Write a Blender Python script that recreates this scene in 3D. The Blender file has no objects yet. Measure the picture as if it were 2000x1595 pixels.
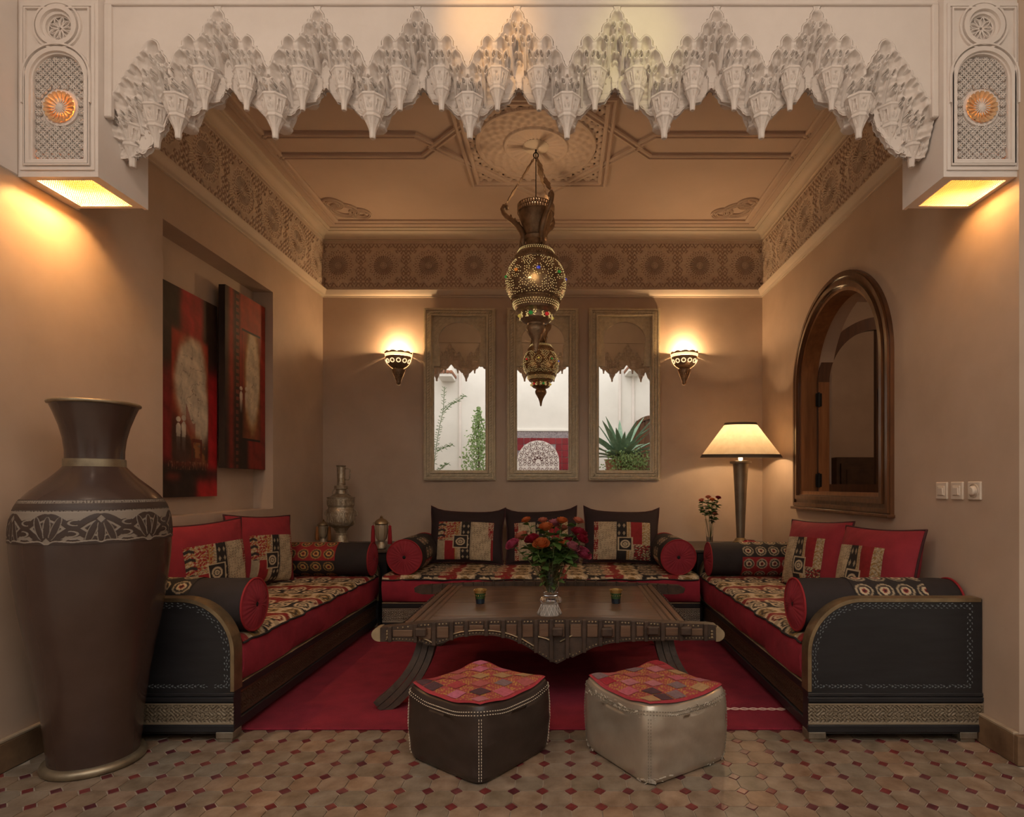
import bpy, math, random
import numpy as np
from mathutils import Vector, Matrix
random.seed(7)
rng = np.random.default_rng(7)
S = bpy.context.scene
COL = S.collection
PI = math.pi
sin, cos, R = math.sin, math.cos, math.radians

# ---------------------------------------------------------------- camera, sky, exposure
F, VX, VY, EYE = 1140.0, 1098.0, 948.0, 1.12
cd = bpy.data.cameras.new('camera')
cam = bpy.data.objects.new('camera', cd)
COL.objects.link(cam)
cam.location = (0, 0, EYE)
cam.rotation_euler = (R(90), 0, 0)
cd.sensor_width = 36.0
cd.sensor_fit = 'HORIZONTAL'
cd.lens = F / 2000 * 36
cd.shift_x = (1000 - VX) / 2000
cd.shift_y = (VY - 797.5) / 2000
cd.clip_start = 0.02
cd.clip_end = 60
S.camera = cam
S.view_settings.view_transform = 'Standard'
S.view_settings.look = 'None'
S.view_settings.exposure = 0.3
S.view_settings.gamma = 1.0
S.view_settings.use_curve_mapping = False
w = bpy.data.worlds.new('overcast_sky')
S.world = w
w.use_nodes = True
bg = w.node_tree.nodes['Background']
bg.inputs[0].default_value = (1.0, 0.965, 0.92, 1)
bg.inputs[1].default_value = 2.0


def point(name, loc, watts, color=(1, .62, .3), radius=.02, parent=None):
    l = bpy.data.lights.new(name, 'POINT')
    l.energy = watts
    l.color = color
    l.shadow_soft_size = radius
    o = bpy.data.objects.new(name, l)
    COL.objects.link(o)
    o.location = loc
    return o


def spot(name, loc, target, watts, color, angle, blend=.8):
    l = bpy.data.lights.new(name, 'SPOT')
    l.energy = watts
    l.color = color
    l.spot_size = R(angle)
    l.spot_blend = blend
    l.shadow_soft_size = .03
    o = bpy.data.objects.new(name, l)
    COL.objects.link(o)
    o.location = loc
    o.rotation_euler = (Vector(target) - Vector(loc)).to_track_quat('-Z', 'Y').to_euler()
    return o


# ---------------------------------------------------------------- helpers
ORG = {}


def PX(px, py, d):
    return Vector(((px - VX) * d / F, d, EYE - (py - VY) * d / F))


def tag(o, label=None, cat=None, group=None, kind=None):
    if label: o['label'] = label
    if cat: o['category'] = cat
    if group: o['group'] = group
    if kind: o['kind'] = kind
    return o


def thing(name, label, cat, loc=(0, 0, 0), rot=(0, 0, 0), group=None, world=True, kind=None):
    o = bpy.data.objects.new(name, None)
    COL.objects.link(o)
    o.location = loc
    o.rotation_euler = rot
    o.empty_display_size = .05
    tag(o, label, cat, group, kind)
    if world:
        ORG[o.name] = Vector(loc)
    return o


def inst(name, mesh, parent=None, loc=(0, 0, 0), rot=(0, 0, 0), scale=(1, 1, 1), world=True):
    o = bpy.data.objects.new(name, mesh)
    COL.objects.link(o)
    l = Vector(loc)
    if parent is not None:
        o.parent = parent
        if world and parent.name in ORG:
            l = l - ORG[parent.name]
    o.location = l
    o.rotation_euler = rot
    o.scale = scale
    return o


def mesh_from(name, V, Fc, mat, smooth=None, cols=None):
    me = bpy.data.meshes.new(name)
    V = np.asarray(V, dtype=np.float32).reshape(-1, 3)
    if isinstance(Fc, np.ndarray):
        n = len(Fc)
        k = Fc.shape[1]
        me.vertices.add(len(V))
        me.vertices.foreach_set('co', V.ravel())
        me.loops.add(n * k)
        me.loops.foreach_set('vertex_index', Fc.astype(np.int32).ravel())
        me.polygons.add(n)
        me.polygons.foreach_set('loop_start', np.arange(0, n * k, k, dtype=np.int32))
        me.update(calc_edges=True)
    else:
        me.from_pydata(V.tolist(), [], Fc)
        me.update()
    if cols is not None:
        c = np.ones((len(V), 4), dtype=np.float32)
        c[:, :3] = np.asarray(cols).reshape(-1, 3)
        at = me.color_attributes.new('Col', 'FLOAT_COLOR', 'POINT')
        at.data.foreach_set('color', c.ravel())
    if mat is not None:
        me.materials.append(mat)
    if smooth is not None:
        me.polygons.foreach_set('use_smooth', np.ones(len(me.polygons), dtype=bool))
        if smooth < 179:
            me.set_sharp_from_angle(angle=R(smooth))
    return me


class MB:
    def __init__(s, T=None):
        s.v, s.f, s.T = [], [], T

    def add(s, verts, faces):
        o = len(s.v)
        if s.T:
            verts = [s.T(*p) for p in verts]
        s.v.extend([tuple(p) for p in verts])
        s.f.extend([tuple(i + o for i in f) for f in faces])
        return s

    def box(s, x0, x1, y0, y1, z0, z1):
        v = [(x, y, z) for x in (x0, x1) for y in (y0, y1) for z in (z0, z1)]
        return s.add(v, [(0, 1, 3, 2), (4, 6, 7, 5), (0, 4, 5, 1), (2, 3, 7, 6), (0, 2, 6, 4), (1, 5, 7, 3)])

    def bbox(s, x0, x1, y0, y1, z0, z1, b=.004):
        """a box with chamfered edges"""
        v, idx = [], {}
        for ix, x in enumerate((x0, x1)):
            for iy, y in enumerate((y0, y1)):
                for iz, z in enumerate((z0, z1)):
                    sx, sy, sz = (1, -1)[ix], (1, -1)[iy], (1, -1)[iz]
                    for a in range(3):
                        q = [x + sx * b, y + sy * b, z + sz * b]
                        q[a] = (x, y, z)[a]
                        idx[(ix, iy, iz, a)] = len(v)
                        v.append(tuple(q))
        f = []
        for a in range(3):
            b1, c1 = (a + 1) % 3, (a + 2) % 3
            for sa in (0, 1):
                q = []
                for (p, r) in ((0, 0), (1, 0), (1, 1), (0, 1)):
                    k = [0, 0, 0]
                    k[a], k[b1], k[c1] = sa, p, r
                    q.append(idx[(k[0], k[1], k[2], a)])
                f.append(tuple(q) if sa else tuple(q[::-1]))
            for p in (0, 1):
                for r in (0, 1):
                    k0, k1 = [0, 0, 0], [0, 0, 0]
                    k0[a], k0[b1], k0[c1] = 0, p, r
                    k1[a], k1[b1], k1[c1] = 1, p, r
                    q = [idx[(*k0, b1)], idx[(*k1, b1)], idx[(*k1, c1)], idx[(*k0, c1)]]
                    f.append(tuple(q) if (p ^ r) else tuple(q[::-1]))
        for k in [(i, j, l) for i in (0, 1) for j in (0, 1) for l in (0, 1)]:
            f.append(tuple(idx[(*k, a)] for a in range(3)))
        return s.add(v, f)

    def obox(s, c, ax, ay, az):
        c, ax, ay, az = Vector(c), Vector(ax), Vector(ay), Vector(az)
        v = [c + ax * i + ay * j + az * k for i in (-1, 1) for j in (-1, 1) for k in (-1, 1)]
        return s.add(v, [(0, 1, 3, 2), (4, 6, 7, 5), (0, 4, 5, 1), (2, 3, 7, 6), (0, 2, 6, 4), (1, 5, 7, 3)])

    def lathe(s, prof, n=32, c=(0, 0, 0), axis='z', cap=True, a0=0, a1=2 * PI):
        full = abs(a1 - a0 - 2 * PI) < 1e-6
        m = n if full else n + 1
        v = []
        for r, z in prof:
            for i in range(m):
                a = a0 + (a1 - a0) * i / n
                p = (r * cos(a), r * sin(a), z)
                if axis == 'x': p = (z, r * cos(a), r * sin(a))
                if axis == 'y': p = (r * cos(a), z, r * sin(a))
                v.append((p[0] + c[0], p[1] + c[1], p[2] + c[2]))
        f = []
        for j in range(len(prof) - 1):
            for i in range(n):
                k = (i + 1) % m
                f.append((j * m + i, j * m + k, (j + 1) * m + k, (j + 1) * m + i))
        if cap and full:
            if prof[0][0] > 1e-5: f.append(tuple(range(m))[::-1])
            if prof[-1][0] > 1e-5: f.append(tuple(range((len(prof) - 1) * m, len(prof) * m)))
        return s.add(v, f)

    def tube(s, path, r, n=8, cap=True, closed=False):
        P = [Vector(p) for p in path]
        rs = r if isinstance(r, (list, tuple)) else [r] * len(P)
        v, N = [], len(P)
        prev = None
        for i, p in enumerate(P):
            if closed:
                t = (P[(i + 1) % N] - P[i - 1])
            else:
                t = P[min(i + 1, N - 1)] - P[max(i - 1, 0)]
            t.normalize()
            if prev is None:
                u = t.cross(Vector((0, 0, 1)))
                if u.length < .05: u = t.cross(Vector((0, 1, 0)))
            else:
                u = prev - t * prev.dot(t)
            u.normalize()
            prev = u
            b = t.cross(u)
            for k in range(n):
                a = 2 * PI * k / n
                v.append(p + (u * cos(a) + b * sin(a)) * rs[i])
        f = []
        for j in range(N if closed else N - 1):
            j2 = (j + 1) % N
            for k in range(n):
                k2 = (k + 1) % n
                f.append((j * n + k, j * n + k2, j2 * n + k2, j2 * n + k))
        if cap and not closed:
            f.append(tuple(range(n))[::-1])
            f.append(tuple(range((N - 1) * n, N * n)))
        return s.add(v, f)

    def prism(s, poly, fr, t0, t1):
        """extrude a simple 2D polygon; fr(a,b,t) -> 3D"""
        n = len(poly)
        v = [fr(a, b, t0) for a, b in poly] + [fr(a, b, t1) for a, b in poly]
        f = [tuple(range(n))[::-1], tuple(range(n, 2 * n))]
        for i in range(n):
            j = (i + 1) % n
            f.append((i, j, n + j, n + i))
        return s.add(v, f)

    def sweep(s, prof, path, closed=False):
        """prof: (out, z) closed outline; path: XY corners, 'out' points to the left of travel"""
        N = len(path)
        P = [Vector((p[0], p[1])) for p in path]
        v = []
        for i in range(N):
            a = P[i] - P[i - 1] if (i > 0 or closed) else P[1] - P[0]
            b = P[(i + 1) % N] - P[i] if (i < N - 1 or closed) else P[N - 1] - P[N - 2]
            a.normalize(); b.normalize()
            na, nb = Vector((-a.y, a.x)), Vector((-b.y, b.x))
            m = (na + nb)
            m = m / max(m.length_squared / 2, 1e-6)
            for o, z in prof:
                q = P[i] + m * o
                v.append((q.x, q.y, z))
        k = len(prof)
        f = []
        for i in range(N if closed else N - 1):
            i2 = (i + 1) % N
            for j in range(k):
                j2 = (j + 1) % k
                f.append((i * k + j, i * k + j2, i2 * k + j2, i2 * k + j))
        if not closed:
            f.append(tuple(range(k)))
            f.append(tuple(range((N - 1) * k, N * k))[::-1])
        return s.add(v, f)

    def build(s, name, mat, parent=None, smooth=None, world=True, kind=None, origin=None):
        V = np.array(s.v, dtype=np.float32).reshape(-1, 3)
        off = None
        if parent is not None and world and parent.name in ORG:
            V = V - np.array(ORG[parent.name], dtype=np.float32)
        o = bpy.data.objects.new(name, mesh_from(name, V, s.f, mat, smooth))
        COL.objects.link(o)
        if parent is not None:
            o.parent = parent
            if world and parent.name in ORG:
                ORG[o.name] = ORG[parent.name]
        if kind: o['kind'] = kind
        return o


def grid_faces(nu, nv, mask=None, wrap=False):
    i, j = np.meshgrid(np.arange(nu - (0 if wrap else 1)), np.arange(nv - 1), indexing='ij')
    a = i * nv + j
    b = ((i + 1) % nu) * nv + j
    q = np.stack([a, b, b + 1, a + 1], -1).reshape(-1, 4)
    if mask is not None:
        m = mask.ravel()
        q = q[m[q].all(1)]
    return q


def grid_obj(name, X, Y, Z, mat, parent=None, cols=None, mask=None, wrap=False, smooth=180, world=True, flip=False):
    nu, nv = X.shape
    V = np.stack([X, Y, Z], -1).reshape(-1, 3)
    if parent is not None and world and parent.name in ORG:
        V = V - np.array(ORG[parent.name])
    q = grid_faces(nu, nv, mask, wrap)
    if flip: q = q[:, ::-1]
    me = mesh_from(name, V, q, mat, smooth, None if cols is None else cols.reshape(-1, 3))
    o = bpy.data.objects.new(name, me)
    COL.objects.link(o)
    if parent is not None:
        o.parent = parent
        if world and parent.name in ORG:
            ORG[o.name] = ORG[parent.name]
    return o


def plate(name, polys, fr, t0, t1, mat, parent=None, world=True, bevel=0):
    """flat plate with holes (even-odd), extruded t0..t1; fr(a,b,t)->3D"""
    cu = bpy.data.curves.new('tmp', 'CURVE')
    cu.dimensions = '2D'
    cu.fill_mode = 'BOTH'
    cu.extrude = .5
    for p in polys:
        sp = cu.splines.new('POLY')
        sp.points.add(len(p) - 1)
        for i, (a, b) in enumerate(p):
            sp.points[i].co = (a, b, 0, 1)
        sp.use_cyclic_u = True
    ob = bpy.data.objects.new('tmp', cu)
    COL.objects.link(ob)
    me = bpy.data.meshes.new_from_object(ob)
    V = np.zeros(len(me.vertices) * 3, dtype=np.float32)
    me.vertices.foreach_get('co', V)
    V = V.reshape(-1, 3)
    W = np.array([fr(a, b, t0 + (c + .5) * (t1 - t0)) for a, b, c in V.tolist()], dtype=np.float32)
    if parent is not None and world and parent.name in ORG:
        W = W - np.array(ORG[parent.name], dtype=np.float32)
    me.vertices.foreach_set('co', W.ravel())
    me.name = name
    me.materials.clear()
    me.materials.append(mat)
    me.polygons.foreach_set('use_smooth', np.zeros(len(me.polygons), dtype=bool))
    me.update()
    bpy.data.objects.remove(ob)
    bpy.data.curves.remove(cu)
    o = bpy.data.objects.new(name, me)
    COL.objects.link(o)
    if parent is not None:
        o.parent = parent
        if world and parent.name in ORG:
            ORG[o.name] = ORG[parent.name]
    return o


def rect(a0, a1, b0, b1):
    return [(a0, b0), (a1, b0), (a1, b1), (a0, b1)]


def circ(a, b, r, n=32, a0=0, a1=2 * PI):
    full = abs(a1 - a0) > 6.28
    return [(a + r * cos(a0 + (a1 - a0) * i / (n if full else n - 1)), b + r * sin(a0 + (a1 - a0) * i / (n if full else n - 1))) for i in range(n)]


def archpoly(a0, a1, b0, bs, n=28, k=1.0):
    """rectangle with a round top; bs = springing height, k = rise / half-width"""
    r = (a1 - a0) / 2
    m = (a0 + a1) / 2
    return [(a0, b0), (a1, b0)] + [(m + r * cos(t), bs + k * r * sin(t)) for t in np.linspace(0, PI, n)]


FXZ = lambda a, b, t: (a, t, b)      # plate facing the camera
FYZ = lambda a, b, t: (t, a, b)      # plate on a side wall
FXY = lambda a, b, t: (a, b, t)      # plate on floor or ceiling


# ---------------------------------------------------------------- materials
def ramp(nt, stops):
    r = nt.nodes.new('ShaderNodeValToRGB')
    e = r.color_ramp.elements
    while len(e) < len(stops): e.new(.5)
    for i, (p, c) in enumerate(stops):
        e[i].position = p
        e[i].color = (*c, 1)
    return r


def mat(name, color=(.5, .5, .5), rough=.6, metal=0., var=None, var_scale=4., bump=0., bump_scale=40., attr=False,
        rnd=None, emit=None, emit_s=0., trans=0., ior=1.45, sheen=0., coat=0., translucent=0., bump2=None, alpha=1., voronoi=None, stretch=(1, 1, 1), detail=6):
    m = bpy.data.materials.new(name)
    m.use_nodes = True
    nt = m.node_tree
    N, L = nt.nodes, nt.links
    b = N['Principled BSDF']
    b.inputs['Base Color'].default_value = (*color, 1)
    b.inputs['Roughness'].default_value = rough
    b.inputs['Metallic'].default_value = metal
    b.inputs['IOR'].default_value = ior
    if trans: b.inputs['Transmission Weight'].default_value = trans
    if sheen:
        b.inputs['Sheen Weight'].default_value = sheen
    if coat:
        b.inputs['Coat Weight'].default_value = coat
        b.inputs['Coat Roughness'].default_value = .12
    tc = N.new('ShaderNodeTexCoord')
    mp = N.new('ShaderNodeMapping')
    mp.inputs['Scale'].default_value = stretch
    L.new(tc.outputs['Object'], mp.inputs['Vector'])
    src = None
    if attr:
        a = N.new('ShaderNodeAttribute')
        a.attribute_name = 'Col'
        src = a.outputs['Color']
    if rnd:
        oi = N.new('ShaderNodeObjectInfo')
        rp = ramp(nt, [(i / (len(rnd) - 1), c) for i, c in enumerate(rnd)])
        L.new(oi.outputs['Random'], rp.inputs[0])
        src = rp.outputs[0]
    if var:
        n = N.new('ShaderNodeTexNoise')
        n.inputs['Scale'].default_value = var_scale
        n.inputs['Detail'].default_value = detail
        n.inputs['Roughness'].default_value = .6
        L.new(mp.outputs[0], n.inputs['Vector'])
        if rnd:
            oi2 = N.new('ShaderNodeObjectInfo')
            ad = N.new('ShaderNodeVectorMath')
            ad.operation = 'ADD'
            L.new(mp.outputs[0], ad.inputs[0])
            L.new(oi2.outputs['Location'], ad.inputs[1])
            L.new(ad.outputs[0], n.inputs['Vector'])
        rp2 = ramp(nt, [(.3, (0, 0, 0)), (.7, (1, 1, 1))])
        L.new(n.outputs['Fac'], rp2.inputs[0])
        mx = N.new('ShaderNodeMix')
        mx.data_type = 'RGBA'
        if src is None:
            mx.inputs[6].default_value = (*color, 1)
            mx.inputs[7].default_value = (*var, 1)
            L.new(rp2.outputs[0], mx.inputs[0])
        else:
            mx.blend_type = 'MULTIPLY'
            mx.inputs[0].default_value = 1
            L.new(src, mx.inputs[6])
            mm = N.new('ShaderNodeMix')
            mm.data_type = 'RGBA'
            mm.inputs[6].default_value = (1, 1, 1, 1)
            mm.inputs[7].default_value = (*var, 1)
            L.new(rp2.outputs[0], mm.inputs[0])
            L.new(mm.outputs[2], mx.inputs[7])
        src = mx.outputs[2]
    if src is not None:
        L.new(src, b.inputs['Base Color'])
    if bump:
        if voronoi:
            n2 = N.new('ShaderNodeTexVoronoi')
            n2.feature = voronoi
            o = n2.outputs['Distance']
        else:
            n2 = N.new('ShaderNodeTexNoise')
            n2.inputs['Detail'].default_value = 5
            o = n2.outputs['Fac']
        n2.inputs['Scale'].default_value = bump_scale
        L.new(mp.outputs[0], n2.inputs['Vector'])
        bp = N.new('ShaderNodeBump')
        bp.inputs['Strength'].default_value = bump
        bp.inputs['Distance'].default_value = .01
        L.new(o, bp.inputs['Height'])
        L.new(bp.outputs[0], b.inputs['Normal'])
    if emit:
        b.inputs['Emission Color'].default_value = (*emit, 1)
        b.inputs['Emission Strength'].default_value = emit_s
    if translucent:
        t = N.new('ShaderNodeBsdfTranslucent')
        t.inputs[0].default_value = (*color, 1)
        if src is not None:
            L.new(src, t.inputs[0])
        ms = N.new('ShaderNodeMixShader')
        ms.inputs[0].default_value = translucent
        L.new(b.outputs[0], ms.inputs[1])
        L.new(t.outputs[0], ms.inputs[2])
        L.new(ms.outputs[0], N['Material Output'].inputs[0])
    return m


M = {}
M['plaster'] = mat('tadelakt_plaster', (.56, .425, .325), .5, var=(.45, .335, .25), var_scale=2.2, bump=.06, bump_scale=9, detail=9)
M['white'] = mat('white_plaster', (.78, .715, .67), .7, var=(.71, .645, .60), var_scale=5, bump=.05, bump_scale=60)
M['ceil'] = mat('ceiling_plaster', (.62, .485, .40), .75, var=(.56, .435, .355), var_scale=2)
M['frieze'] = mat('carved_frieze_plaster', (.52, .43, .35), .75, var=(.44, .35, .28), var_scale=9)
M['friezec'] = mat('carved_frieze', attr=True, rough=.75, var=(.86, .82, .78), var_scale=7)
M['trimp'] = mat('moulding_plaster', (.68, .56, .455), .65, var=(.60, .52, .42), var_scale=3)
M['court'] = mat('courtyard_limewash', (.80, .77, .72), .9, var=(.70, .67, .62), var_scale=1.2, bump=.1, bump_scale=12)
M['stone'] = mat('skirting_stone', (.23, .14, .078), .45, var=(.10, .055, .03), var_scale=9, detail=9, bump=.1, bump_scale=30)
M['stone_top'] = mat('skirting_top', (.42, .32, .22), .6, var=(.3, .22, .15), var_scale=12)
M['grout'] = mat('tile_grout', (.46, .38, .30), .9, var=(.30, .24, .18), var_scale=7)
M['tile'] = mat('terracotta_tile', rough=.42, rnd=[(.32, .225, .16), (.26, .21, .155), (.36, .25, .17), (.26, .22, .17), (.33, .215, .14), (.24, .20, .145)], var=(.50, .44, .39), var_scale=13, bump=.12, bump_scale=40)
M['cab'] = mat('cabochon_tile', rough=.3, rnd=[(.17, .03, .03), (.21, .04, .038), (.11, .025, .032), (.19, .06, .06), (.24, .055, .045)], var=(.5, .5, .5), var_scale=30)
M['rug'] = mat('red_rug_pile', (.29, .018, .038), .97, var=(.19, .011, .026), var_scale=7, bump=.6, bump_scale=240, detail=9)
M['rugcord'] = mat('rug_motif', (.62, .42, .34), .9)
M['red'] = mat('red_velvet', (.31, .020, .038), .95, var=(.20, .013, .026), var_scale=7, bump=.25, bump_scale=16)
M['redcush'] = mat('red_cushion_cloth', (.31, .024, .038), .85, var=(.21, .016, .026), var_scale=6, bump=.5, bump_scale=11)
M['blackcloth'] = mat('black_cloth', (.024, .017, .018), .85, var=(.016, .012, .012), var_scale=8, bump=.3, bump_scale=18)
M['plumcloth'] = mat('plum_black_cloth', (.032, .016, .018), .85, var=(.02, .011, .012), var_scale=6, bump=.35, bump_scale=14)
M['fab'] = mat('woven_pattern_cloth', attr=True, rough=.85, bump=.15, bump_scale=160, var=(.75, .72, .7), var_scale=40)
M['piping'] = mat('dark_piping', (.05, .012, .014), .8)
M['redpiping'] = mat('red_piping', (.26, .012, .018), .8)
M['ebony'] = mat('black_lacquered_wood', (.0135, .013, .0145), .40, var=(.022, .0215, .024), var_scale=5, stretch=(1, 1, 6), bump=.05, bump_scale=40)
M['inlay'] = mat('bone_inlay', (.155, .175, .185), .5)
M['brass'] = mat('aged_brass', (.42, .32, .19), .42, metal=.85, var=(.24, .18, .11), var_scale=14, bump=.1, bump_scale=90)
M['silverm'] = mat('carved_tin', (.36, .31, .24), .45, metal=.7, var=(.20, .165, .12), var_scale=18)
M['carvattr'] = mat('carved_band', attr=True, rough=.45, metal=.35, var=(.8, .78, .75), var_scale=20)
M['carvwood'] = mat('carved_dark_wood', (.085, .045, .026), .5, var=(.045, .024, .015), var_scale=14)
M['bronze'] = mat('bronze', (.38, .26, .165), .40, metal=.55, var=(.18, .12, .075), var_scale=22, bump=.15, bump_scale=120)
M['pewter'] = mat('embossed_pewter', (.50, .42, .31), .34, metal=.6, var=(.26, .21, .15), var_scale=40, bump=.35, bump_scale=130)
M['tablew'] = mat('table_planks', (.165, .093, .056), .32, var=(.10, .056, .034), var_scale=5, stretch=(.5, 7, 7), bump=.12, bump_scale=12, coat=.35)
M['tabled'] = mat('table_dark_wood', (.082, .050, .034), .5, var=(.038, .025, .018), var_scale=10, stretch=(2, 2, 2), bump=.2, bump_scale=30)
M['wax'] = mat('waxed_walnut', (.155, .065, .026), .3, var=(.065, .026, .012), var_scale=6, stretch=(5, 5, .6), coat=.4)
M['darkwax'] = mat('dark_waxed_wood', (.10, .040, .018), .35, var=(.05, .02, .01), var_scale=6, stretch=(5, 5, .6), coat=.3)
M['pine'] = mat('orange_pine', (.30, .125, .045), .35, var=(.17, .062, .022), var_scale=5, stretch=(6, 6, .5), coat=.3)
M['vaseb'] = mat('brown_leather_vase', (.066, .038, .029), .27, var=(.046, .025, .019), var_scale=4, bump=.04, bump_scale=20, coat=.45)
M['vaseband'] = mat('engraved_band', attr=True, rough=.5)
M['gilt'] = mat('dull_gilt_metal', (.40, .33, .22), .4, metal=.75, var=(.24, .19, .13), var_scale=16)
M['frame'] = mat('mirror_frame_paint', (.70, .60, .43), .55, metal=.0, var=(.52, .44, .30), var_scale=30, bump=.15, bump_scale=140, voronoi='F1')
M['mirror'] = mat('mirror_glass', (.93, .93, .92), .0, metal=1.0)
M['glass'] = mat('clear_glass', (.98, .99, .98), .0, trans=1.0, ior=1.45)
M['pane'] = mat('window_pane', (.95, .95, .95), .02, trans=1.0, ior=1.1)
M['shade'] = mat('parchment_shade', (.80, .66, .47), .8, translucent=.45, var=(.72, .56, .38), var_scale=22)
M['shadeband'] = mat('shade_band', (.10, .075, .05), .8)
M['lampm'] = mat('lamp_metal', (.30, .25, .19), .38, metal=.7, var=(.22, .18, .14), var_scale=8)
M['switch'] = mat('switch_plastic', (.70, .60, .50), .4)
M['leather'] = mat('dark_brown_leather', (.045, .029, .023), .38, var=(.03, .02, .0165), var_scale=6, bump=.35, bump_scale=9, coat=.1)
M['silverl'] = mat('silver_leather', (.56, .49, .40), .30, metal=.6, var=(.40, .335, .26), var_scale=5, bump=.4, bump_scale=8, detail=9)
M['thread'] = mat('stitch_thread', (.62, .52, .4), .8)
M['thread2'] = mat('grey_stitch', (.20, .17, .13), .8)
M['silverworn'] = mat('worn_silver_edge', (.72, .66, .56), .5, metal=.3, var=(.42, .34, .26), var_scale=45)
M['canvas'] = mat('painted_canvas', attr=True, rough=.55, bump=.1, bump_scale=200)
M['canvas_edge'] = mat('canvas_edge', (.03, .017, .012), .7)
M['bulb'] = mat('lit_bulb', (1, .8, .5), .5, emit=(1, .72, .36), emit_s=10)
M['amber'] = mat('lit_amber_glass', (1, .75, .35), .4, emit=(1, .74, .42), emit_s=1.0)
M['bead'] = mat('lit_bead', (.66, .54, .24), .3, emit=(.9, .66, .27), emit_s=.5)
M['iron'] = mat('black_iron', (.015, .014, .013), .5, metal=.6)
M['green'] = mat('rose_leaf', (.105, .19, .045), .5, var=(.05, .105, .025), var_scale=30, translucent=.2)
M['agave'] = mat('agave_leaf', (.25, .36, .25), .5, var=(.12, .22, .14), var_scale=12)
M['bush'] = mat('bush_leaf', (.27, .38, .13), .55, rnd=None, var=(.12, .2, .07), var_scale=14, translucent=.2)
M['stem'] = mat('plant_stem', (.13, .17, .05), .6)
M['twig'] = mat('brown_twig', (.10, .065, .04), .8)
M['terra'] = mat('terracotta_pot', (.32, .14, .075), .8, var=(.22, .1, .06), var_scale=8)
M['redtile'] = mat('glazed_red_tile', (.22, .022, .03), .25, rnd=[(.20, .018, .028), (.27, .03, .04), (.16, .016, .025)])
M['zellij'] = mat('grey_mosaic', (.42, .38, .38), .4, var=(.12, .09, .12), var_scale=40)
M['nichew'] = mat('fountain_plaster', (.72, .66, .62), .8)
M['carvred'] = mat('carved_dark_scroll', (.13, .055, .05), .7)
M['tgreen'] = mat('tea_glass_green', (.035, .08, .025), .15, coat=.5, metal=.2)
M['tblue'] = mat('tea_glass_blue', (.01, .022, .04), .15, coat=.5, metal=.2)
M['tgold'] = mat('tea_glass_gold', (.50, .33, .12), .3, metal=.8)
M['jar'] = mat('smoky_jar_glass', (.42, .34, .24), .15, trans=.25)
M['tassel'] = mat('red_tassel', (.30, .012, .02), .8)
M['tasselo'] = mat('orange_tassel', (.35, .13, .04), .8)
M['votive'] = mat('crimson_glass', (.25, .012, .03), .12, coat=.6)
M['crystal'] = mat('cut_glass', (.26, .235, .21), .1, metal=.25)
M['crystal_line'] = mat('cut_glass_edge', (.52, .48, .44), .2)
M['slate'] = mat('dark_table_top', (.075, .055, .042), .35, var=(.05, .037, .03), var_scale=5)
M['caps'] = mat('bone_cap', (.36, .27, .16), .45, var=(.24, .17, .1), var_scale=18)
for n_, c_ in (('orange', (.62, .16, .045)), ('pink', (.50, .075, .16)), ('crimson', (.30, .008, .03)), ('coral', (.60, .20, .13)), ('palepink', (.52, .17, .22))):
    M['rose_' + n_] = mat('rose_' + n_, c_, .6, translucent=.25, var=tuple(x * .65 for x in c_), var_scale=30)
for n_, c_ in (('blue', (.015, .03, .35)), ('green', (.02, .16, .03)), ('orange', (.5, .16, .03)), ('red', (.4, .02, .02)), ('amberj', (.42, .30, .06))):
    M['jewel_' + n_] = mat('jewel_' + n_, c_, .1, emit=c_, emit_s=.6, coat=.5)
# ---------------------------------------------------------------- the room shell
XL, XR, YB, ZC = -2.20, 1.84, 5.365, 3.45


def struct(o):
    o['kind'] = 'structure'
    return o


def sroot(name):
    o = bpy.data.objects.new(name, None)
    COL.objects.link(o)
    o['kind'] = 'structure'
    ORG[o.name] = Vector((0, 0, 0))
    return o


# back wall
b = MB(); b.box(XL - .3, XR + .3, YB, YB + .12, 0, 3.6)
struct(b.build('wall_back', M['plaster']))
# left wall with its picture niche
NY0, NY1, NZ0, NZ1, ND = 3.215, 4.44, .945, 2.59, .15
wl = struct(plate('wall_left', [rect(1.6, YB + .12, 0, 3.6), rect(NY0, NY1, NZ0, NZ1)], FYZ, XL, XL - ND, M['plaster']))
ORG[wl.name] = Vector((0, 0, 0))
b = MB(); b.box(XL - ND - .08, XL - ND, 1.6, YB + .12, 0, 3.6)
b.build('niche_back', M['plaster'], wl)
b = MB(); b.bbox(XL - .03, XL + .004, 1.6, 2.357, 2.37, 3.6, .004)
struct(b.build('trim_1', M['white']))
# right wall with the arched window hole
WY0, WY1, WZ0, WZS = 3.35, 4.465, 1.06, 1.87
wr = struct(plate('wall_right', [rect(2.35, YB + .12, 0, 3.6), archpoly(WY0, WY1, WZ0, WZS, 40)], FYZ, XR, XR + .22, M['plaster']))
# facade either side and above, gallery roof, courtyard
b = MB()
b.box(XR + .218, 4.0, 2.354, 2.55, 0, 3.56)
b.box(-4.0, XL - .24, 1.6, 1.8, 0, 3.55)
struct(b.build('wall_front', M['plaster']))
b = MB(); b.box(-4, 4, .2, 2.5, 3.55, 3.7)
struct(b.build('ceiling_gallery', M['white']))
b = MB()
b.box(-3.6, 3.6, -3.8, -3.6, 0, 5.2)
struct(b.build('wall_courtyard_far', M['court']))
b = MB(); b.box(-3.8, -3.6, -3.8, 1.8, 0, 5.2)
struct(b.build('wall_courtyard_left', M['court']))
b = MB(); b.box(3.3, 3.5, -3.8, 2.55, 0, 5.2)
struct(b.build('wall_courtyard_right', M['court']))

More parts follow.
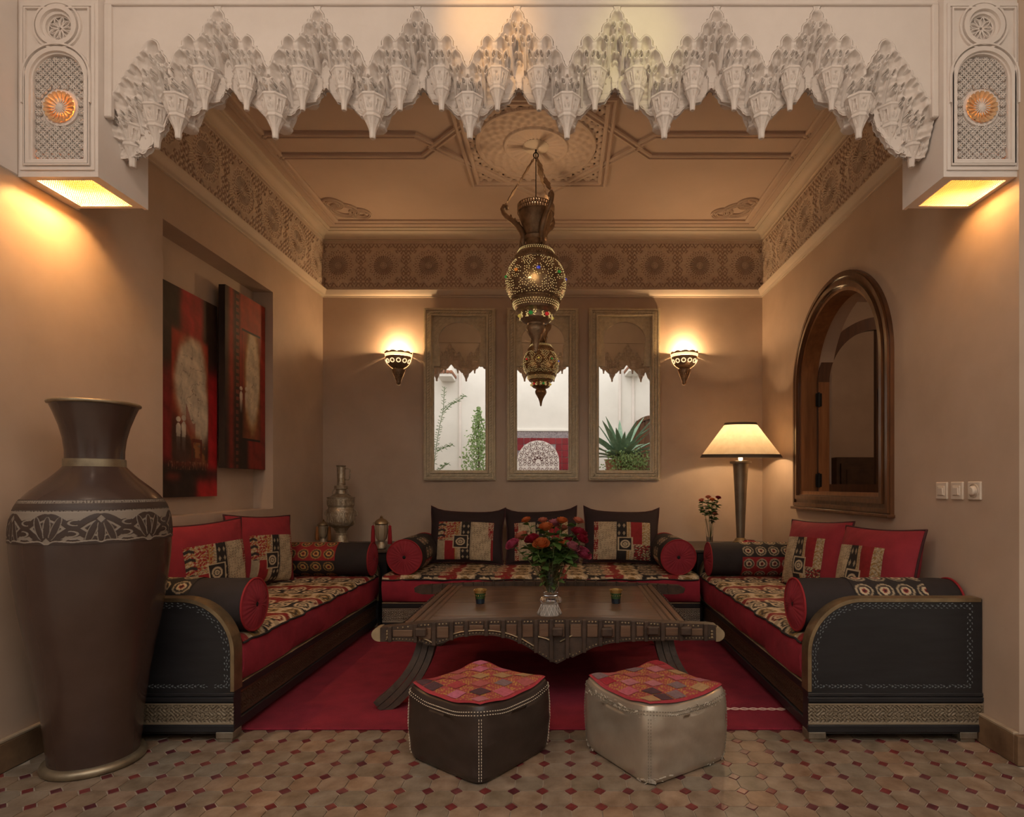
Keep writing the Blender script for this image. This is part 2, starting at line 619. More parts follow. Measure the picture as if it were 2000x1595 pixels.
# floor: grout bed, octagon tiles, red cabochons
P_ = .105
b = MB(); b.box(-4, 4.6, -3.8, 7.2, -.1, -.003)
fl = struct(b.build('floor', M['grout']))
ORG[fl.name] = Vector((0, 0, 0))


def octa(p, cut, g, h):
    a = p / 2 - g
    c = a - cut
    top = [(c, a), (a, c), (a, -c), (c, -a), (-c, -a), (-a, -c), (-a, c), (-c, a)]
    v = [(x * .985, y * .985, h) for x, y in top] + [(x, y, h - .0025) for x, y in top] + [(x, y, -.003) for x, y in top]
    f = [tuple(range(8))[::-1]]
    for k in (0, 8):
        f += [(k + i, k + (i + 1) % 8, k + 8 + (i + 1) % 8, k + 8 + i) for i in range(8)]
    return v, f


def dot(r, h):
    top = [(0, r), (r, 0), (0, -r), (-r, 0)]
    v = [(x * .95, y * .95, h) for x, y in top] + [(x, y, h - .0022) for x, y in top] + [(x, y, -.003) for x, y in top]
    f = [(3, 2, 1, 0)]
    for k in (0, 4):
        f += [(k + i, k + (i + 1) % 4, k + 4 + (i + 1) % 4, k + 4 + i) for i in range(4)]
    return v, f


ov, of = octa(P_, .0255, .0013, .0006)
dv, df = dot(.0225, .0008)
om, dm = mesh_from('tile', ov, of, M['tile']), mesh_from('cabochon', dv, df, M['cab'])
field, fdots = MB(), MB()
for j in range(-12, 8):
    y = 1.985 + P_ * j
    for i in range(-22, 19):
        x = -.02 + P_ * i
        if x < XL - .3 or x > 2.1 or (y > 2.3 and not (XL - .02 < x < XR + .02)): continue
        vis = j >= 0 and abs((x + .05)) < (2.1) and XL - .03 < x < XR + .03
        jit = (rng.uniform(-.008, .008), rng.uniform(-.008, .008), rng.uniform(-.01, .01))
        if vis and y < 2.70:
            inst('tile', om, fl, (x, y, rng.uniform(-.0003, .0003)), jit)
            inst('cabochon', dm, fl, (x + P_ / 2, y + P_ / 2, 0), (0, 0, rng.uniform(-.1, .1)))
        else:
            field.add([(a + x, c + y, e) for a, c, e in ov], of)
            fdots.add([(a + x + P_ / 2, c + y + P_ / 2, e) for a, c, e in dv], df)
M['tile2'] = mat('terracotta_tile_field', (.33, .235, .15), .45, var=(.25, .175, .11), var_scale=6)
M['cab2'] = mat('cabochon_field', (.19, .035, .03), .35)
field.build('tile_field', M['tile2'], fl, kind='stuff')
fdots.build('cabochon_field', M['cab2'], fl, kind='stuff')

# skirting
for nm, x0, x1, y0, y1 in (('baseboard_left', XL, XL + .022, 1.6, 2.9), ('baseboard_right', XR - .022, XR, 2.35, 2.9)):
    b = MB(); b.bbox(x0, x1, y0, y1, 0, .115, .003)
    o = struct(b.build(nm, M['stone']))
    ORG[o.name] = Vector((0, 0, 0))
    b = MB(); b.bbox(x0, x1, y0, y1, .115, .128, .003)
    b.build('top_edge', M['stone_top'], o)
b = MB(); b.bbox(XR - .022, 4.0, 2.326, 2.35, 0, .12, .003)
struct(b.build('baseboard_front', M['stone']))

# cornice: lower moulding, carved frieze panels, upper cove
CP = [(XL, 2.62), (XL, YB), (XR, YB), (XR, 2.62)]     # travel so that 'out' (left) is ... flipped below
CP = CP[::-1]


def arc(cx, cz, r, a0, a1, n=6):
    return [(cx + r * cos(R(a0 + (a1 - a0) * i / n)), cz + r * sin(R(a0 + (a1 - a0) * i / n))) for i in range(n + 1)]


prof = [(-.02, 2.848), (.012, 2.848), (.012, 2.856), (.022, 2.860)] + [(.022 + .03 * i / 6, 2.860 + .036 * (i / 6) ** 1.8) for i in range(1, 7)] + [(.056, 2.900), (.056, 2.908), (.02, 2.916), (-.02, 2.916)]
b = MB(); b.sweep(prof, CP)
struct(b.build('trim_2', M['trimp'], smooth=25))
prof = [(-.02, 3.362), (.012, 3.362), (.014, 3.372), (.024, 3.374)] + [(.024 + .05 * (1 - cos(R(15 * i))), 3.376 + .045 * sin(R(15 * i))) for i in range(0, 7)] + [(.084, 3.424), (.084, 3.432), (.10, 3.434), (.108, 3.44), (.108, 3.452), (-.02, 3.452)]
b = MB(); b.sweep(prof, CP)
struct(b.build('trim_3', M['trimp'], smooth=25))

# frieze relief
FW, FH, FZ0 = .415, .446, 2.916


def frieze_field(nu=168, nv=180):
    u = np.linspace(-.5, .5, nu)[:, None] * FW + np.zeros((1, nv))
    v = np.zeros((nu, 1)) + np.linspace(-.5, .5, nv)[None, :] * FH
    r = np.hypot(u, v)
    th = np.arctan2(v, u)
    H = np.zeros_like(r)
    # small star field
    s = 2 * PI / .037
    st = np.cos(s * u) * np.cos(s * v) + .6 * np.cos(s * .5 * (u + v)) * np.cos(s * .5 * (u - v)) + .5 * np.cos(s * 1.5 * u) * np.cos(s * .75 * v)
    H += .0042 * np.clip(st * 1.6, -1, 1)
    # rosette
    inner = r < .098
    pet = np.abs(np.cos(14 * th))
    ph = np.where((pet < .5) | (r > .091) | (r < .03), .0035, -.0055)
    H = np.where(inner, ph, H)
    H = np.where(r < .026, .003 + .004 * np.cos(8 * th) * (r > .008), H)
    ring = (r > .098) & (r < .142)
    H = np.where(ring, .003 * np.cos(28 * th) * np.cos((r - .12) * 150) + .001, H)
    edge = .142 + .0045 * np.cos(12 * th)
    H = np.where(np.abs(r - edge) < .0045, .006, H)
    outer = (r > edge + .0045) & (r < .178 + .014 * np.cos(12 * th))
    lob = .0055 * np.abs(np.cos(36 * th)) + .0015
    H = np.where(outer, lob, H)
    b2 = np.abs(np.abs(v) - FH / 2) < .02
    H = np.where(b2, .0035 + .003 * np.sin(u * 2 * PI / .0148 + np.sign(v) * v * 200), H)
    H = np.where(np.abs(np.abs(v) - FH / 2 + .021) < .003, .007, H)
    return u, v, H


fu, fv, fh = frieze_field()
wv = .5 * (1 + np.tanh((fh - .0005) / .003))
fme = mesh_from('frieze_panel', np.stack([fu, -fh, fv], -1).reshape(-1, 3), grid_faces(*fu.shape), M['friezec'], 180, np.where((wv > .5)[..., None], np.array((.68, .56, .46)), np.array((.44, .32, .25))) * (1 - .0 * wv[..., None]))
fr = sroot('trim_4')
k = 0
x = -2.056
while x < XR + .1:
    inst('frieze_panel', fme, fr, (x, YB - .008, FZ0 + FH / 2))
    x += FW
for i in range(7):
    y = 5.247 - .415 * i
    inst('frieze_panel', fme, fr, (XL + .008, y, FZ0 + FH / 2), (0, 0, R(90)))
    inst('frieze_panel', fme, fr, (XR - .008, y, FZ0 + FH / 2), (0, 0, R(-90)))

# ceiling with strapwork mouldings
b = MB(); b.box(XL - .25, XR + .25, 2.5, YB + .12, ZC, ZC + .12)
ce = struct(b.build('ceiling', M['ceil']))
ORG[ce.name] = Vector((0, 0, 0))
CX, CY = -.18, 4.0


def strip(path, wdt, h=.02, closed=True, name='ceiling_moulding'):
    """double-beaded strip lying under the ceiling"""
    w2 = wdt / 2
    z = ZC
    pr = [(-w2, z + .003), (-w2, z - h * .7), (-w2 * .7, z - h), (-w2 * .35, z - h), (-w2 * .25, z - h * .45), (w2 * .25, z - h * .45), (w2 * .35, z - h), (w2 * .7, z - h), (w2, z - h * .7), (w2, z + .003)]
    b = MB(); b.sweep(pr, path, closed)
    return b.build(name, M['ceil'], ce)


strip([(-2.0, 2.72), (1.64, 2.72), (1.64, 5.15), (-2.0, 5.15)], .075)
for sx in (-1, 1):
    x0, x1 = CX + sx * 1.82, CX + sx * .80
    for yy in (CY - .125, CY + .125):
        strip([(x0, yy), (x1, yy), (CX + sx * .69, CY + (.0 if yy < 0 else 0) + (yy - CY) * .1)], .06, closed=False)
h_ = .485
strip([(CX - h_, CY - h_), (CX + h_, CY - h_), (CX + h_, CY + h_), (CX - h_, CY + h_)], .07, .028)
q_ = h_ * 1.45
strip([(CX, CY - q_), (CX + q_, CY), (CX, CY + q_), (CX - q_, CY)], .06, .022)
# medallion relief
n_ = 230
uu = np.linspace(-h_ + .03, h_ - .03, n_)[:, None] + np.zeros((1, n_))
vv = uu.T
r_ = np.hypot(uu, vv); t_ = np.arctan2(vv, uu)
s_ = 2 * PI / .075
mh = .006 * np.clip(1.5 * (np.cos(s_ * uu) * np.cos(s_ * vv) + .6 * np.cos(s_ * .5 * (uu + vv)) * np.cos(s_ * .5 * (uu - vv))), -1, 1)
mh = np.where((r_ < .40), .006 * np.cos(24 * t_) * np.cos(r_ * 90), mh)
mh = np.where(np.abs(r_ - .40) < .012, .012, mh)
mh = np.where(r_ < .21, .012 * np.abs(np.cos(12 * t_)) * (r_ / .21), mh)
mh = np.where(np.abs(r_ - .21) < .01, .014, mh)
mh = np.where(r_ < .05, .02 - r_ * .2, mh)
grid_obj('medallion', uu + CX, vv + CY, ZC - .006 - mh, M['ceil'], ce)
# interlaced corner knots
for sx in (-1, 1):
    kx, ky = CX + sx * 1.66, 4.93
    for (ax, ay, rr, a0, a1) in ((0, 0, .115, 0, 360), (-sx * .115, .055, .082, 0, 360), (sx * .055, -.115, .082, 0, 360)):
        for dr in (0, .035):
            pth = [(kx + ax + (rr - dr) * cos(R(a)), ky + ay + (rr - dr) * sin(R(a))) for a in np.linspace(a0, a1, 25)[:-1]]
            strip(pth, .022, .016, True, 'corner_knot')
b = MB()
b.lathe([(.09, ZC + .002), (.09, ZC - .012), (.075, ZC - .02), (.03, ZC - .026), (.0, ZC - .03)], 32, (CX, CY, 0), cap=False)
b.build('ceiling_rose', M['trimp'], ce, 40)

# ---------------------------------------------------------------- the front beam with its muqarnas valance
BY0, BY1 = 2.40, 2.60
PXM = BY0 / F           # metres per photo pixel on the beam's front face
UX = lambda px: (px - VX) * PXM
UZ = lambda py: EYE + (VY - py) * PXM
PEAKS = [-.185 + .4105 * k for k in range(-3, 4)]
half = [(9, 12), (6.5, 18), (13, 27), (14.5, 36), (20, 37), (20.5, 43), (26, 46), (29.5, 51), (31, 63), (35.5, 64.5), (36, 70), (40, 73), (44.5, 78), (48, 73), (52, 69), (57, 66), (63, 69), (67, 73), (71, 80), (71, 89), (77.5, 90), (78, 95.5), (84, 101), (88, 107), (91, 118), (93, 119), (93.5, 125), (97.5, 130)]
U1 = 97.5
endL = [(-96, 214), (-93, 208), (-90, 196), (-84, 188), (-79, 187), (-78, 180), (-72, 172), (-69, 163), (-63, 160), (-62, 152), (-55, 146), (-52, 136), (-46, 134), (-45, 126), (-38, 119), (-34, 110), (-28, 108), (-27, 102), (-21, 98), (-18, 88), (-12, 80), (0, 75), (9, 79), (14, 86), (16, 97), (21, 99), (22, 105), (28, 111), (31, 121), (35, 123), (36, 128), (38, 131)]
cont_mid = [(-a, c) for a, c in half[::-1]] + half


def smooth01(t):
    t = np.clip(t, 0, 1)
    return t * t * (3 - 2 * t)


def seg_dist(U, Y, pts):
    d = np.full(U.shape, 1e9)
    for (x0, y0), (x1, y1) in zip(pts[:-1], pts[1:]):
        dx, dy = x1 - x0, y1 - y0
        t = np.clip(((U - x0) * dx + (Y - y0) * dy) / (dx * dx + dy * dy + 1e-9), 0, 1)
        d = np.minimum(d, np.hypot(U - x0 - t * dx, Y - y0 - t * dy))
    return d


def inside(U, Y, poly):
    c = np.zeros(U.shape, bool)
    n = len(poly)
    for i in range(n):
        x0, y0 = poly[i]; x1, y1 = poly[(i + 1) % n]
        if y0 == y1: continue
        k = ((y0 > Y) != (y1 > Y)) & (U < (x1 - x0) * (Y - y0) / (y1 - y0) + x0)
        c ^= k
    return c


def bay(cont, low, lobes, stems, panels, caps, step):
    """carved valance surface: returns U (px), Y (px), depth D (px, + is into the beam), mask"""
    u0, u1 = cont[0][0], cont[-1][0]
    U, Y = np.meshgrid(np.linspace(u0, u1, int((u1 - u0) / step) + 1), np.arange(10, max(q[1] for q in low) + step, step), indexing='ij')
    cx = np.array([q[0] for q in cont]); cy = np.array([q[1] for q in cont])
    o = np.argsort(cx, kind='stable')
    yc = np.interp(U, cx[o], cy[o])
    yl = np.interp(U, [q[0] for q in low], [q[1] for q in low])
    inc = inside(U, Y, [(u0 - 1, 400)] + list(cont) + [(u1 + 1, 400)])
    ds = seg_dist(U, Y, cont)
    D = 42 * smooth01((Y - yc) / 112)
    D += 1.2 * np.cos(Y * .55) * smooth01((Y - yc) / 30)
    for uc, yt, hw, ln in lobes:
        q = ((U - uc) / hw) ** 2 + (np.maximum(0, yt + hw * 1.25 - Y) / (hw * 1.25)) ** 2
        fade = 1 - smooth01((Y - yt - ln * .55) / (ln * .55))
        D = np.where((q < 1) & (Y < yt + ln), D + 13 * np.sqrt(np.clip(1 - q, 0, 1)) * fade, D)
    for uc, yt, yb, hw in panels:
        q = np.hypot((U - uc) / hw, np.maximum(0, yt + hw - Y) / hw)
        sel = (Y < yb) & (Y > yt - 3)
        D = np.where(sel & (q < 1) & (q > .78), D - 5.5, D)
        ins = sel & (q <= .78)
        D = np.where(ins, D + 9, D)
        e = np.abs(np.hypot((U - uc) / (hw * .42), (Y - (yt + yb) / 2 - 2) / ((yb - yt) * .36)) - 1)
        D = np.where(ins & (e < .28), D - 4.5, D)
        D = np.where(ins & (np.hypot(U - uc, (Y - (yt + yb) / 2 - 2) * .6) < 1.6), D + 5, D)
    for uc, y0, y1 in stems:
        base = np.interp(uc, cx[o], cy[o])
        Ds = 42 * smooth01((Y - base) / 112) - 6.5
        wdt = 3.6 + 1.6 * np.clip((y0 + 12 - Y) / 12, 0, 1)
        x = np.abs(U - uc) / wdt
        sel = (x < 1) & (Y > y0) & (Y < y1)
        D = np.where(sel, Ds + 2.2 * x * x + 3.4 * (np.abs(x - .45) < .2), D)
        for sg in (-1, 1):
            ex, ey = uc + sg * (6.6), y0 + 7
            e = np.hypot((U - ex - sg * (y0 + 7 - Y) * .25) / 3.9, (Y - ey) / 8.2)
            D = np.where(e < 1, np.where(e > .62, Ds - 2.0, Ds + 18), D)
            e2 = np.hypot((U - ex - sg * (y0 + 7 - Y) * .25) / 1.1, (Y - ey - 1) / 3)
            D = np.where(e2 < 1, Ds, D)
        dm_ = np.abs(U - uc) + np.abs(Y - (y0 - 2)) * .8
        D = np.where(dm_ < 3.4, Ds + 20, D)
    for uc, yt, hw in caps:      # room for the hanging capitals
        D = np.maximum(D, 40 * smooth01(1.6 - np.abs(U - uc) / hw) * smooth01((Y - yt) / 8))
    D = np.where(ds < 4.2, -1.4 - .5 * np.cos((ds - 2.4) * 1.2), D)
    D = np.where(ds < 1.1, 2.5, D)
    D = np.where(inc, D, 4.0)
    mask = (inc | (ds < 1.2)) & (Y < yl + step)
    Y = np.minimum(Y, yl)
    return U, Y, D, mask


LOB = [(0, 22, 9.5, 26), (-16, 45, 9.5, 30), (16, 45, 9.5, 30), (-30, 71, 9, 32), (30, 71, 9, 32), (-57.5, 72, 8.5, 32), (57.5, 72, 8.5, 32), (-74.5, 98, 9.5, 32), (74.5, 98, 9.5, 32), (-85, 122, 8, 36), (85, 122, 8, 36)]
STM = [(1, 40, 88), (-14.5, 66, 114), (15.5, 66, 114), (-30, 95, 150), (31, 95, 150), (-53, 96, 150), (54, 96, 150), (-69, 121, 185), (70, 121, 185), (-83, 150, 205), (84, 150, 205), (-97, 150, 200), (97, 150, 200)]
PAN = [(0, 84, 124, 13), (-18, 113, 152, 13), (18, 113, 152, 13), (-41, 122, 145, 7), (42, 122, 145, 7), (-92, 178, 205, 7), (92, 178, 205, 7)]
LOW = [(-97.5, 200), (-78, 200), (-70, 200), (-62, 192), (-54, 184), (-46, 176), (-30, 172), (-20, 170), (-14, 160), (-6, 149), (0, 143), (6, 149), (14, 160), (20, 170), (30, 172), (46, 176), (54, 184), (62, 192), (70, 200), (78, 200), (97.5, 200)]


def bay_mesh(name, *a, step=1.05):
    U, Y, D, m = bay(*a, step)
    X = U * PXM
    Z = EYE + (VY - Y) * PXM
    V = np.stack([X, D * PXM, Z], -1).reshape(-1, 3)
    q = grid_faces(*U.shape, m)[:, ::-1]
    used = np.unique(q)
    mp = np.zeros(len(V), dtype=np.int64); mp[used] = np.arange(len(used))
    return mesh_from(name, V[used], mp[q], M['white'], 180)


mid_me = bay_mesh('muqarnas_bay', cont_mid, LOW, LOB, STM, PAN, [(-41, 143, 20), (41, 143, 20), (-97.5, 198, 22), (97.5, 198, 22)])
LOWE = [(-97, 290), (-80, 286), (-62, 282), (-46, 276), (-30, 262), (-18, 244), (-4, 226), (6, 196), (18, 184), (28, 205), (38, 206)]
LOBE = [(0, 80, 11, 32), (-20, 100, 10, 32), (-38, 126, 10, 34), (-54, 152, 10, 34), (-70, 180, 10, 34), (-86, 204, 9, 36), (20, 101, 9, 32), (31, 126, 8, 34)]
STME = [(2, 104, 160), (-15, 128, 190), (-32, 155, 215), (-47, 182, 240), (-62, 206, 255), (-72, 220, 285), (19, 122, 172), (34, 150, 200)]
PANE = [(8, 150, 186, 12), (-8, 176, 214, 13), (-24, 200, 236, 13), (-42, 224, 262, 14), (20, 148, 180, 9), (-58, 256, 284, 8), (26, 184, 204, 8), (-88, 255, 284, 8)]
end_me = bay_mesh('muqarnas_end', endL, LOWE, LOBE, STME, PANE, [(-72, 252, 20), (-22, 215, 20)])


def capital_mesh(name, R0, H, k):
    """octagonal hanging capital with carved faces, rim, collar and drop; top at z=0"""
    prof = [(.80, .05), (.90, .03), (1.0, 0), (1.06, -.02), (1.06, -.05), (.98, -.075), (.97, -.09), (.86, -.24), (.66, -.42), (.60, -.44), (.66, -.455), (.66, -.51), (.58, -.535), (.44, -.64), (.28, -.76), (.22, -.86), (.215, -.97), (.17, -1.0), (0.0, -1.0)]
    if k == 2: prof = prof[:12] + [(.58, -.535), (.40, -.56), (0, -.57)]
    pr = np.array(prof)
    tt = np.concatenate([[0], np.cumsum(np.hypot(np.diff(pr[:, 0]), np.diff(pr[:, 1])))])
    s = np.linspace(0, tt[-1], 70)
    rr = np.interp(s, tt, pr[:, 0]) * R0
    zz = np.interp(s, tt, pr[:, 1]) * H
    n = 96
    th = np.arange(n) * 2 * PI / n
    TH, RR = np.meshgrid(th, rr, indexing='ij')
    ZZ = np.zeros_like(TH) + zz[None, :]
    fa = ((TH + PI / 8) % (PI / 4)) - PI / 8
    octf = np.minimum(1 / np.cos(fa) * .955, 1.05)
    RA = RR * octf
    zn = ZZ / H
    body = (zn < -.09) & (zn > -.42)
    a = np.abs(fa) / (PI / 8)
    rec = (a < .78) & (zn < -.12) & (zn > -.39)
    odd = (np.floor((TH + PI / 8) / (PI / 4)) % 2) == 0
    RA = np.where(rec, RA - .0022, RA)
    leaf = np.abs(np.abs(a - .38) - .13 * np.cos((zn + .26) * 30)) < .10
    RA = np.where(rec & leaf & odd, RA + .0035, RA)
    tri = (np.abs(a - (.2 + (-.12 - zn) * 1.4)) < .12)
    RA = np.where(rec & tri & ~odd, RA + .0035, RA)
    hole = (zn < -.14) & (zn > -.20) & (a < .18)
    RA = np.where(hole, RA - .006, RA)
    tip = (zn < -.56) & (zn > -.66) & (a < .25)
    RA = np.where(tip, RA - .003, RA)
    X, Y = RA * np.cos(TH - PI / 2), RA * np.sin(TH - PI / 2)
    V = np.stack([X, Y, ZZ], -1).reshape(-1, 3)
    return mesh_from(name, V, grid_faces(n, 70, None, True), M['white'], 35)


big_me = capital_mesh('muqarnas_capital', .058, .165, 0)
small_me = capital_mesh('muqarnas_capital', .050, .158, 1)

back_me = capital_mesh('muqarnas_capital', .058, .165, 2)
back_me2 = capital_mesh('muqarnas_capital', .050, .158, 2)
bm_ = sroot('trim_5')
# beam body and face panels
top_z = UZ(12)
outline = [(UX(206) + .0, 3.52), (-1.874, 3.52)]
xs = []
pts = [(-1.876, UZ(216))]
EPX = -1.686
for u, y in endL: pts.append((EPX + u * PXM, UZ(y)))
for pk in PEAKS:
    for u, y in cont_mid: pts.append((pk + u * PXM, UZ(y)))
EPR = 1.331
for u, y in endL[::-1]: pts.append((EPR - u * PXM, UZ(y)))
pts.append((1.542, UZ(216)))
clean = []
for p in pts:
    p = (min(max(p[0], -1.876), 1.542), p[1])
    if not clean or p[0] > clean[-1][0] - .05 and (abs(p[0] - clean[-1][0]) + abs(p[1] - clean[-1][1])) > .0008:
        clean.append(p)
poly = clean + [(1.542, top_z), (-1.876, top_z)]
plate('valance_panel', [poly], FXZ, BY0, BY0 + .016, M['white'], bm_)
plate('valance_panel', [poly], FXZ, BY1 - .016, BY1, M['white'], bm_)
b = MB()
b.box(XL - .1, XR + .1, BY0 - .003, BY1 + .003, top_z + .004, 3.56)
b.build('beam', M['white'], bm_)
b = MB()
b.bbox(-1.876, 1.542, BY0 - .012, BY0 + .01, top_z - .002, top_z + .010, .003)
b.bbox(-1.876, -1.846, BY0 - .014, BY0 + .01, UZ(232), top_z, .004)
b.bbox(1.515, 1.542, BY0 - .014, BY0 + .01, UZ(232), top_z, .004)
b.build('beam_bead', M['white'], bm_)
b = MB()
b.sweep([(0, 3.20), (.012, 3.20), (.02, 3.215), (.02, 3.24), (0, 3.24)], [(XR + .6, BY0), (XL - .02, BY0)])
b.build('beam_moulding', M['white'], bm_)
# solid core behind the carved surfaces
core = []
for u, y in LOWE: core.append((EPX + u * PXM, UZ(y - 4)))
for pk in PEAKS:
    for u, y in LOW[1:-1]: core.append((pk + u * PXM, UZ(y - 4)))
for u, y in LOWE[::-1]: core.append((EPR - u * PXM, UZ(y - 4)))
core = [(min(max(a, -1.875), 1.541), c) for a, c in core] + [(1.541, 3.2), (-1.875, 3.2)]
plate('valance_core', [core], FXZ, 2.487, 2.513, M['white'], bm_)
for pk in PEAKS:
    inst('muqarnas_bay', mid_me, bm_, (pk, BY0, 0))
    inst('muqarnas_bay', mid_me, bm_, (pk, BY1, 0), (0, 0, PI))
inst('muqarnas_end', end_me, bm_, (EPX, BY0, 0))
inst('muqarnas_end', end_me, bm_, (EPR, BY1, 0), (0, 0, PI))
mir = mesh_from('muqarnas_end', *(lambda me: (np.array([(-v.co.x, v.co.y, v.co.z) for v in me.vertices]), np.array([tuple(p.vertices)[::-1] for p in me.polygons])))(end_me), M['white'], 180)
inst('muqarnas_end', mir, bm_, (EPR, BY0, 0))
inst('muqarnas_end', mir, bm_, (EPX, BY1, 0), (0, 0, PI))
ZY = lambda y, d=2.5: EYE + (VY - y) * d / F
for pk in PEAKS:
    for sg in (-1, 1):
        inst('muqarnas_capital', small_me, bm_, (pk + sg * .0875, 2.459, ZY(143, 2.459)))
        inst('muqarnas_capital', back_me2, bm_, (pk + sg * .0875, 2.541, ZY(143, 2.459)))
for k in range(8):
    for yy_, cm_ in ((2.466, big_me), (2.534, back_me)):
        inst('muqarnas_capital', cm_, bm_, (-.185 + .4105 * (k - 3.5), yy_, ZY(195, 2.466)))
for x, y in ((-1.84, 252), (-1.735, 215), (1.495, 252), (1.40, 215)):
    inst('muqarnas_capital', big_me, bm_, (x, 2.5, ZY(y)))

# ---------------------------------------------------------------- corbel light boxes
def corbel(X0, X1, label, watts, bulb_dx):
    Y0, Y1, Z0, Z1 = 2.36, 2.645, 2.368, 3.5
    t = thing('corbel_lantern', label, 'wall light', (X0, Y0, Z0))
    W = X1 - X0
    cx = (X0 + X1) / 2
    s = 2.36 / F
    za, zs = EYE + (VY - 310) * s, EYE + (VY - 155) * s
    hw = .103
    cz = EYE + (VY - 52) * s
    ap = archpoly(cx - hw, cx + hw, za, zs, 28)
    rp = circ(cx, cz, .052, 28)
    plate('housing_front', [rect(X0, X1, Z0, Z1), ap, rp], FXZ, Y0, Y0 + .022, M['white'], t)
    b = MB()
    b.box(X0, X0 + .016, Y0 + .022, Y1, Z0, Z1)
    b.box(X1 - .016, X1, Y0 + .022, Y1, Z0, Z1)
    b.box(X0 + .016, X1 - .016, Y1 - .018, Y1 - .002, Z0 + .012, Z1)
    b.build('housing', M['white'], t)
    b = MB()
    b.box(X0 + .0165, X0 + .020, Y0 + .034, Y1 - .019, Z0 + .0125, Z1 - .03)
    b.box(X1 - .020, X1 - .0165, Y0 + .034, Y1 - .019, Z0 + .0125, Z1 - .03)
    b.box(X0 + .0165, X1 - .0165, Y1 - .024, Y1 - .019, Z0 + .0125, Z1 - .03)
    b.box(X0 + .0165, X1 - .0165, Y0 + .034, Y1 - .019, Z0 + .40, Z0 + .404)
    b.build('added_dark_lining', M['box_lining'], t)  # added dark lining that dims the interior seen through the grille
    # bottom frame with pierced sheet
    gx0, gx1, gy0, gy1 = X0 + .05, X1 - .045, Y0 + .028, Y1 - .035
    plate('bottom_frame', [rect(X0 + .016, X1 - .016, Y0 + .02, Y1 - .016), rect(gx0, gx1, gy0, gy1)], FXY, Z0, Z0 + .012, M['white'], t)
    b = MB()
    n = 26
    for i in range(n + 1):
        x = gx0 + (gx1 - gx0) * i / n
        b.box(x - .0016, x + .0016, gy0, gy1, Z0 + .004, Z0 + .006)
    for i in range(n):
        y = gy0 + (gy1 - gy0) * i / (n - 1)
        b.box(gx0, gx1, y - .0016, y + .0016, Z0 + .006, Z0 + .008)
    b.build('bottom_grille', M['gilt2'], t, kind='stuff')
    # mouldings on the face
    def ring(name, pa, pb, d):
        plate(name, [pa, pb], FXZ, Y0 - d, Y0 + .001, M['white'], t)
    e = .006
    zt = EYE + (VY - 8) * s
    zb = EYE + (VY - 333) * s
    ring('face_frame', rect(X0 + .012, X1 - .012, zb, zt), rect(X0 + .024, X1 - .024, zb + .012, zt - .012), .006)
    ring('face_frame', rect(X0 + .030, X1 - .030, zb + .018, zt - .018), rect(X0 + .036, X1 - .036, zb + .024, zt - .024), .010)
    ring('arch_moulding', archpoly(cx - .128, cx + .128, za - .022, zs, 32), archpoly(cx - .110, cx + .110, za - .008, zs, 32), .010)
    band = [(cx + .141 * cos(a), zs + .141 * sin(a)) for a in np.linspace(PI, 0, 30)] + [(cx + .141, zs - .1), (cx + .134, zs - .1)] + [(cx + .134 * cos(a), zs + .134 * sin(a)) for a in np.linspace(0, PI, 30)] + [(cx - .134, zs - .1), (cx - .141, zs - .1)]
    plate('arch_moulding', [band], FXZ, Y0 - .014, Y0 + .001, M['white'], t)
    ring('roundel_moulding', circ(cx, cz, .082, 36), circ(cx, cz, .064, 36), .012)
    ring('roundel_moulding', circ(cx, cz, .098, 36), circ(cx, cz, .090, 36), .009)
    # plaster backing behind the lattice, open along the bottom and behind the rosette
    rz0 = EYE + (VY - 207) * s
    plate('lattice_backing', [archpoly(cx - hw - .006, cx + hw + .006, za + .042, zs, 28), circ(cx, rz0, .049, 32)], FXZ, Y0 + .019, Y0 + .024, M['white'], t)
    plate('lattice_backing', [circ(cx, cz, .058, 28)], FXZ, Y0 + .0205, Y0 + .027, M['white'], t)
    plate('dimming_sheet', [rect(cx - hw - .006, cx + hw + .006, za - .006, za + .043)], FXZ, Y0 + .023, Y0 + .027, M['petal'], t)  # added translucent sheet that dims the bulb light at the lattice foot
    plate('rosette_rim', [circ(cx, rz0, .074, 40), circ(cx, rz0, .060, 40)], FXZ, Y0 + .010, Y0 + .024, M['white'], t)
    # star lattice behind the arch and the roundel
    b = MB()
    yl = Y0 + .012
    g = .0345
    def bar(x0, z0, x1, z1, w=.0017):
        d = Vector((x1 - x0, 0, z1 - z0)); l = d.length
        if l < 1e-6: return
        d.normalize()
        b.obox(((x0 + x1) / 2, yl, (z0 + z1) / 2), d * (l / 2 + .001), (0, .004, 0), Vector((-d.z, 0, d.x)) * w)
    rc = (cx, EYE + (VY - 207) * s)
    for i in range(-3, 4):
        for j in range(-6, 7):
            x, z = cx + g * i, rc[1] + g * j
            for (ox, oz) in ((0, 0), (g / 2, g / 2)):
                sx, sz = x + ox, z + oz
                inarch = abs(sx - cx) < hw - .004 and sz > za + .004 and (sz < zs or (sx - cx) ** 2 + (sz - zs) ** 2 < (hw - .004) ** 2)
                if not inarch or math.hypot(sx - cx, sz - rc[1]) < .078: continue
                rr = g * .36
                for k in range(8):
                    a = k * PI / 4
                    a2 = a + PI / 4
                    bar(sx + .003 * cos(a), sz + .003 * sin(a), sx + rr * cos(a), sz + rr * sin(a), .0017)
                    bar(sx + rr * cos(a), sz + rr * sin(a), sx + rr * cos(a2), sz + rr * sin(a2), .0019)
    b.build('star_lattice', M['white'], t, kind='stuff')
    b = MB()
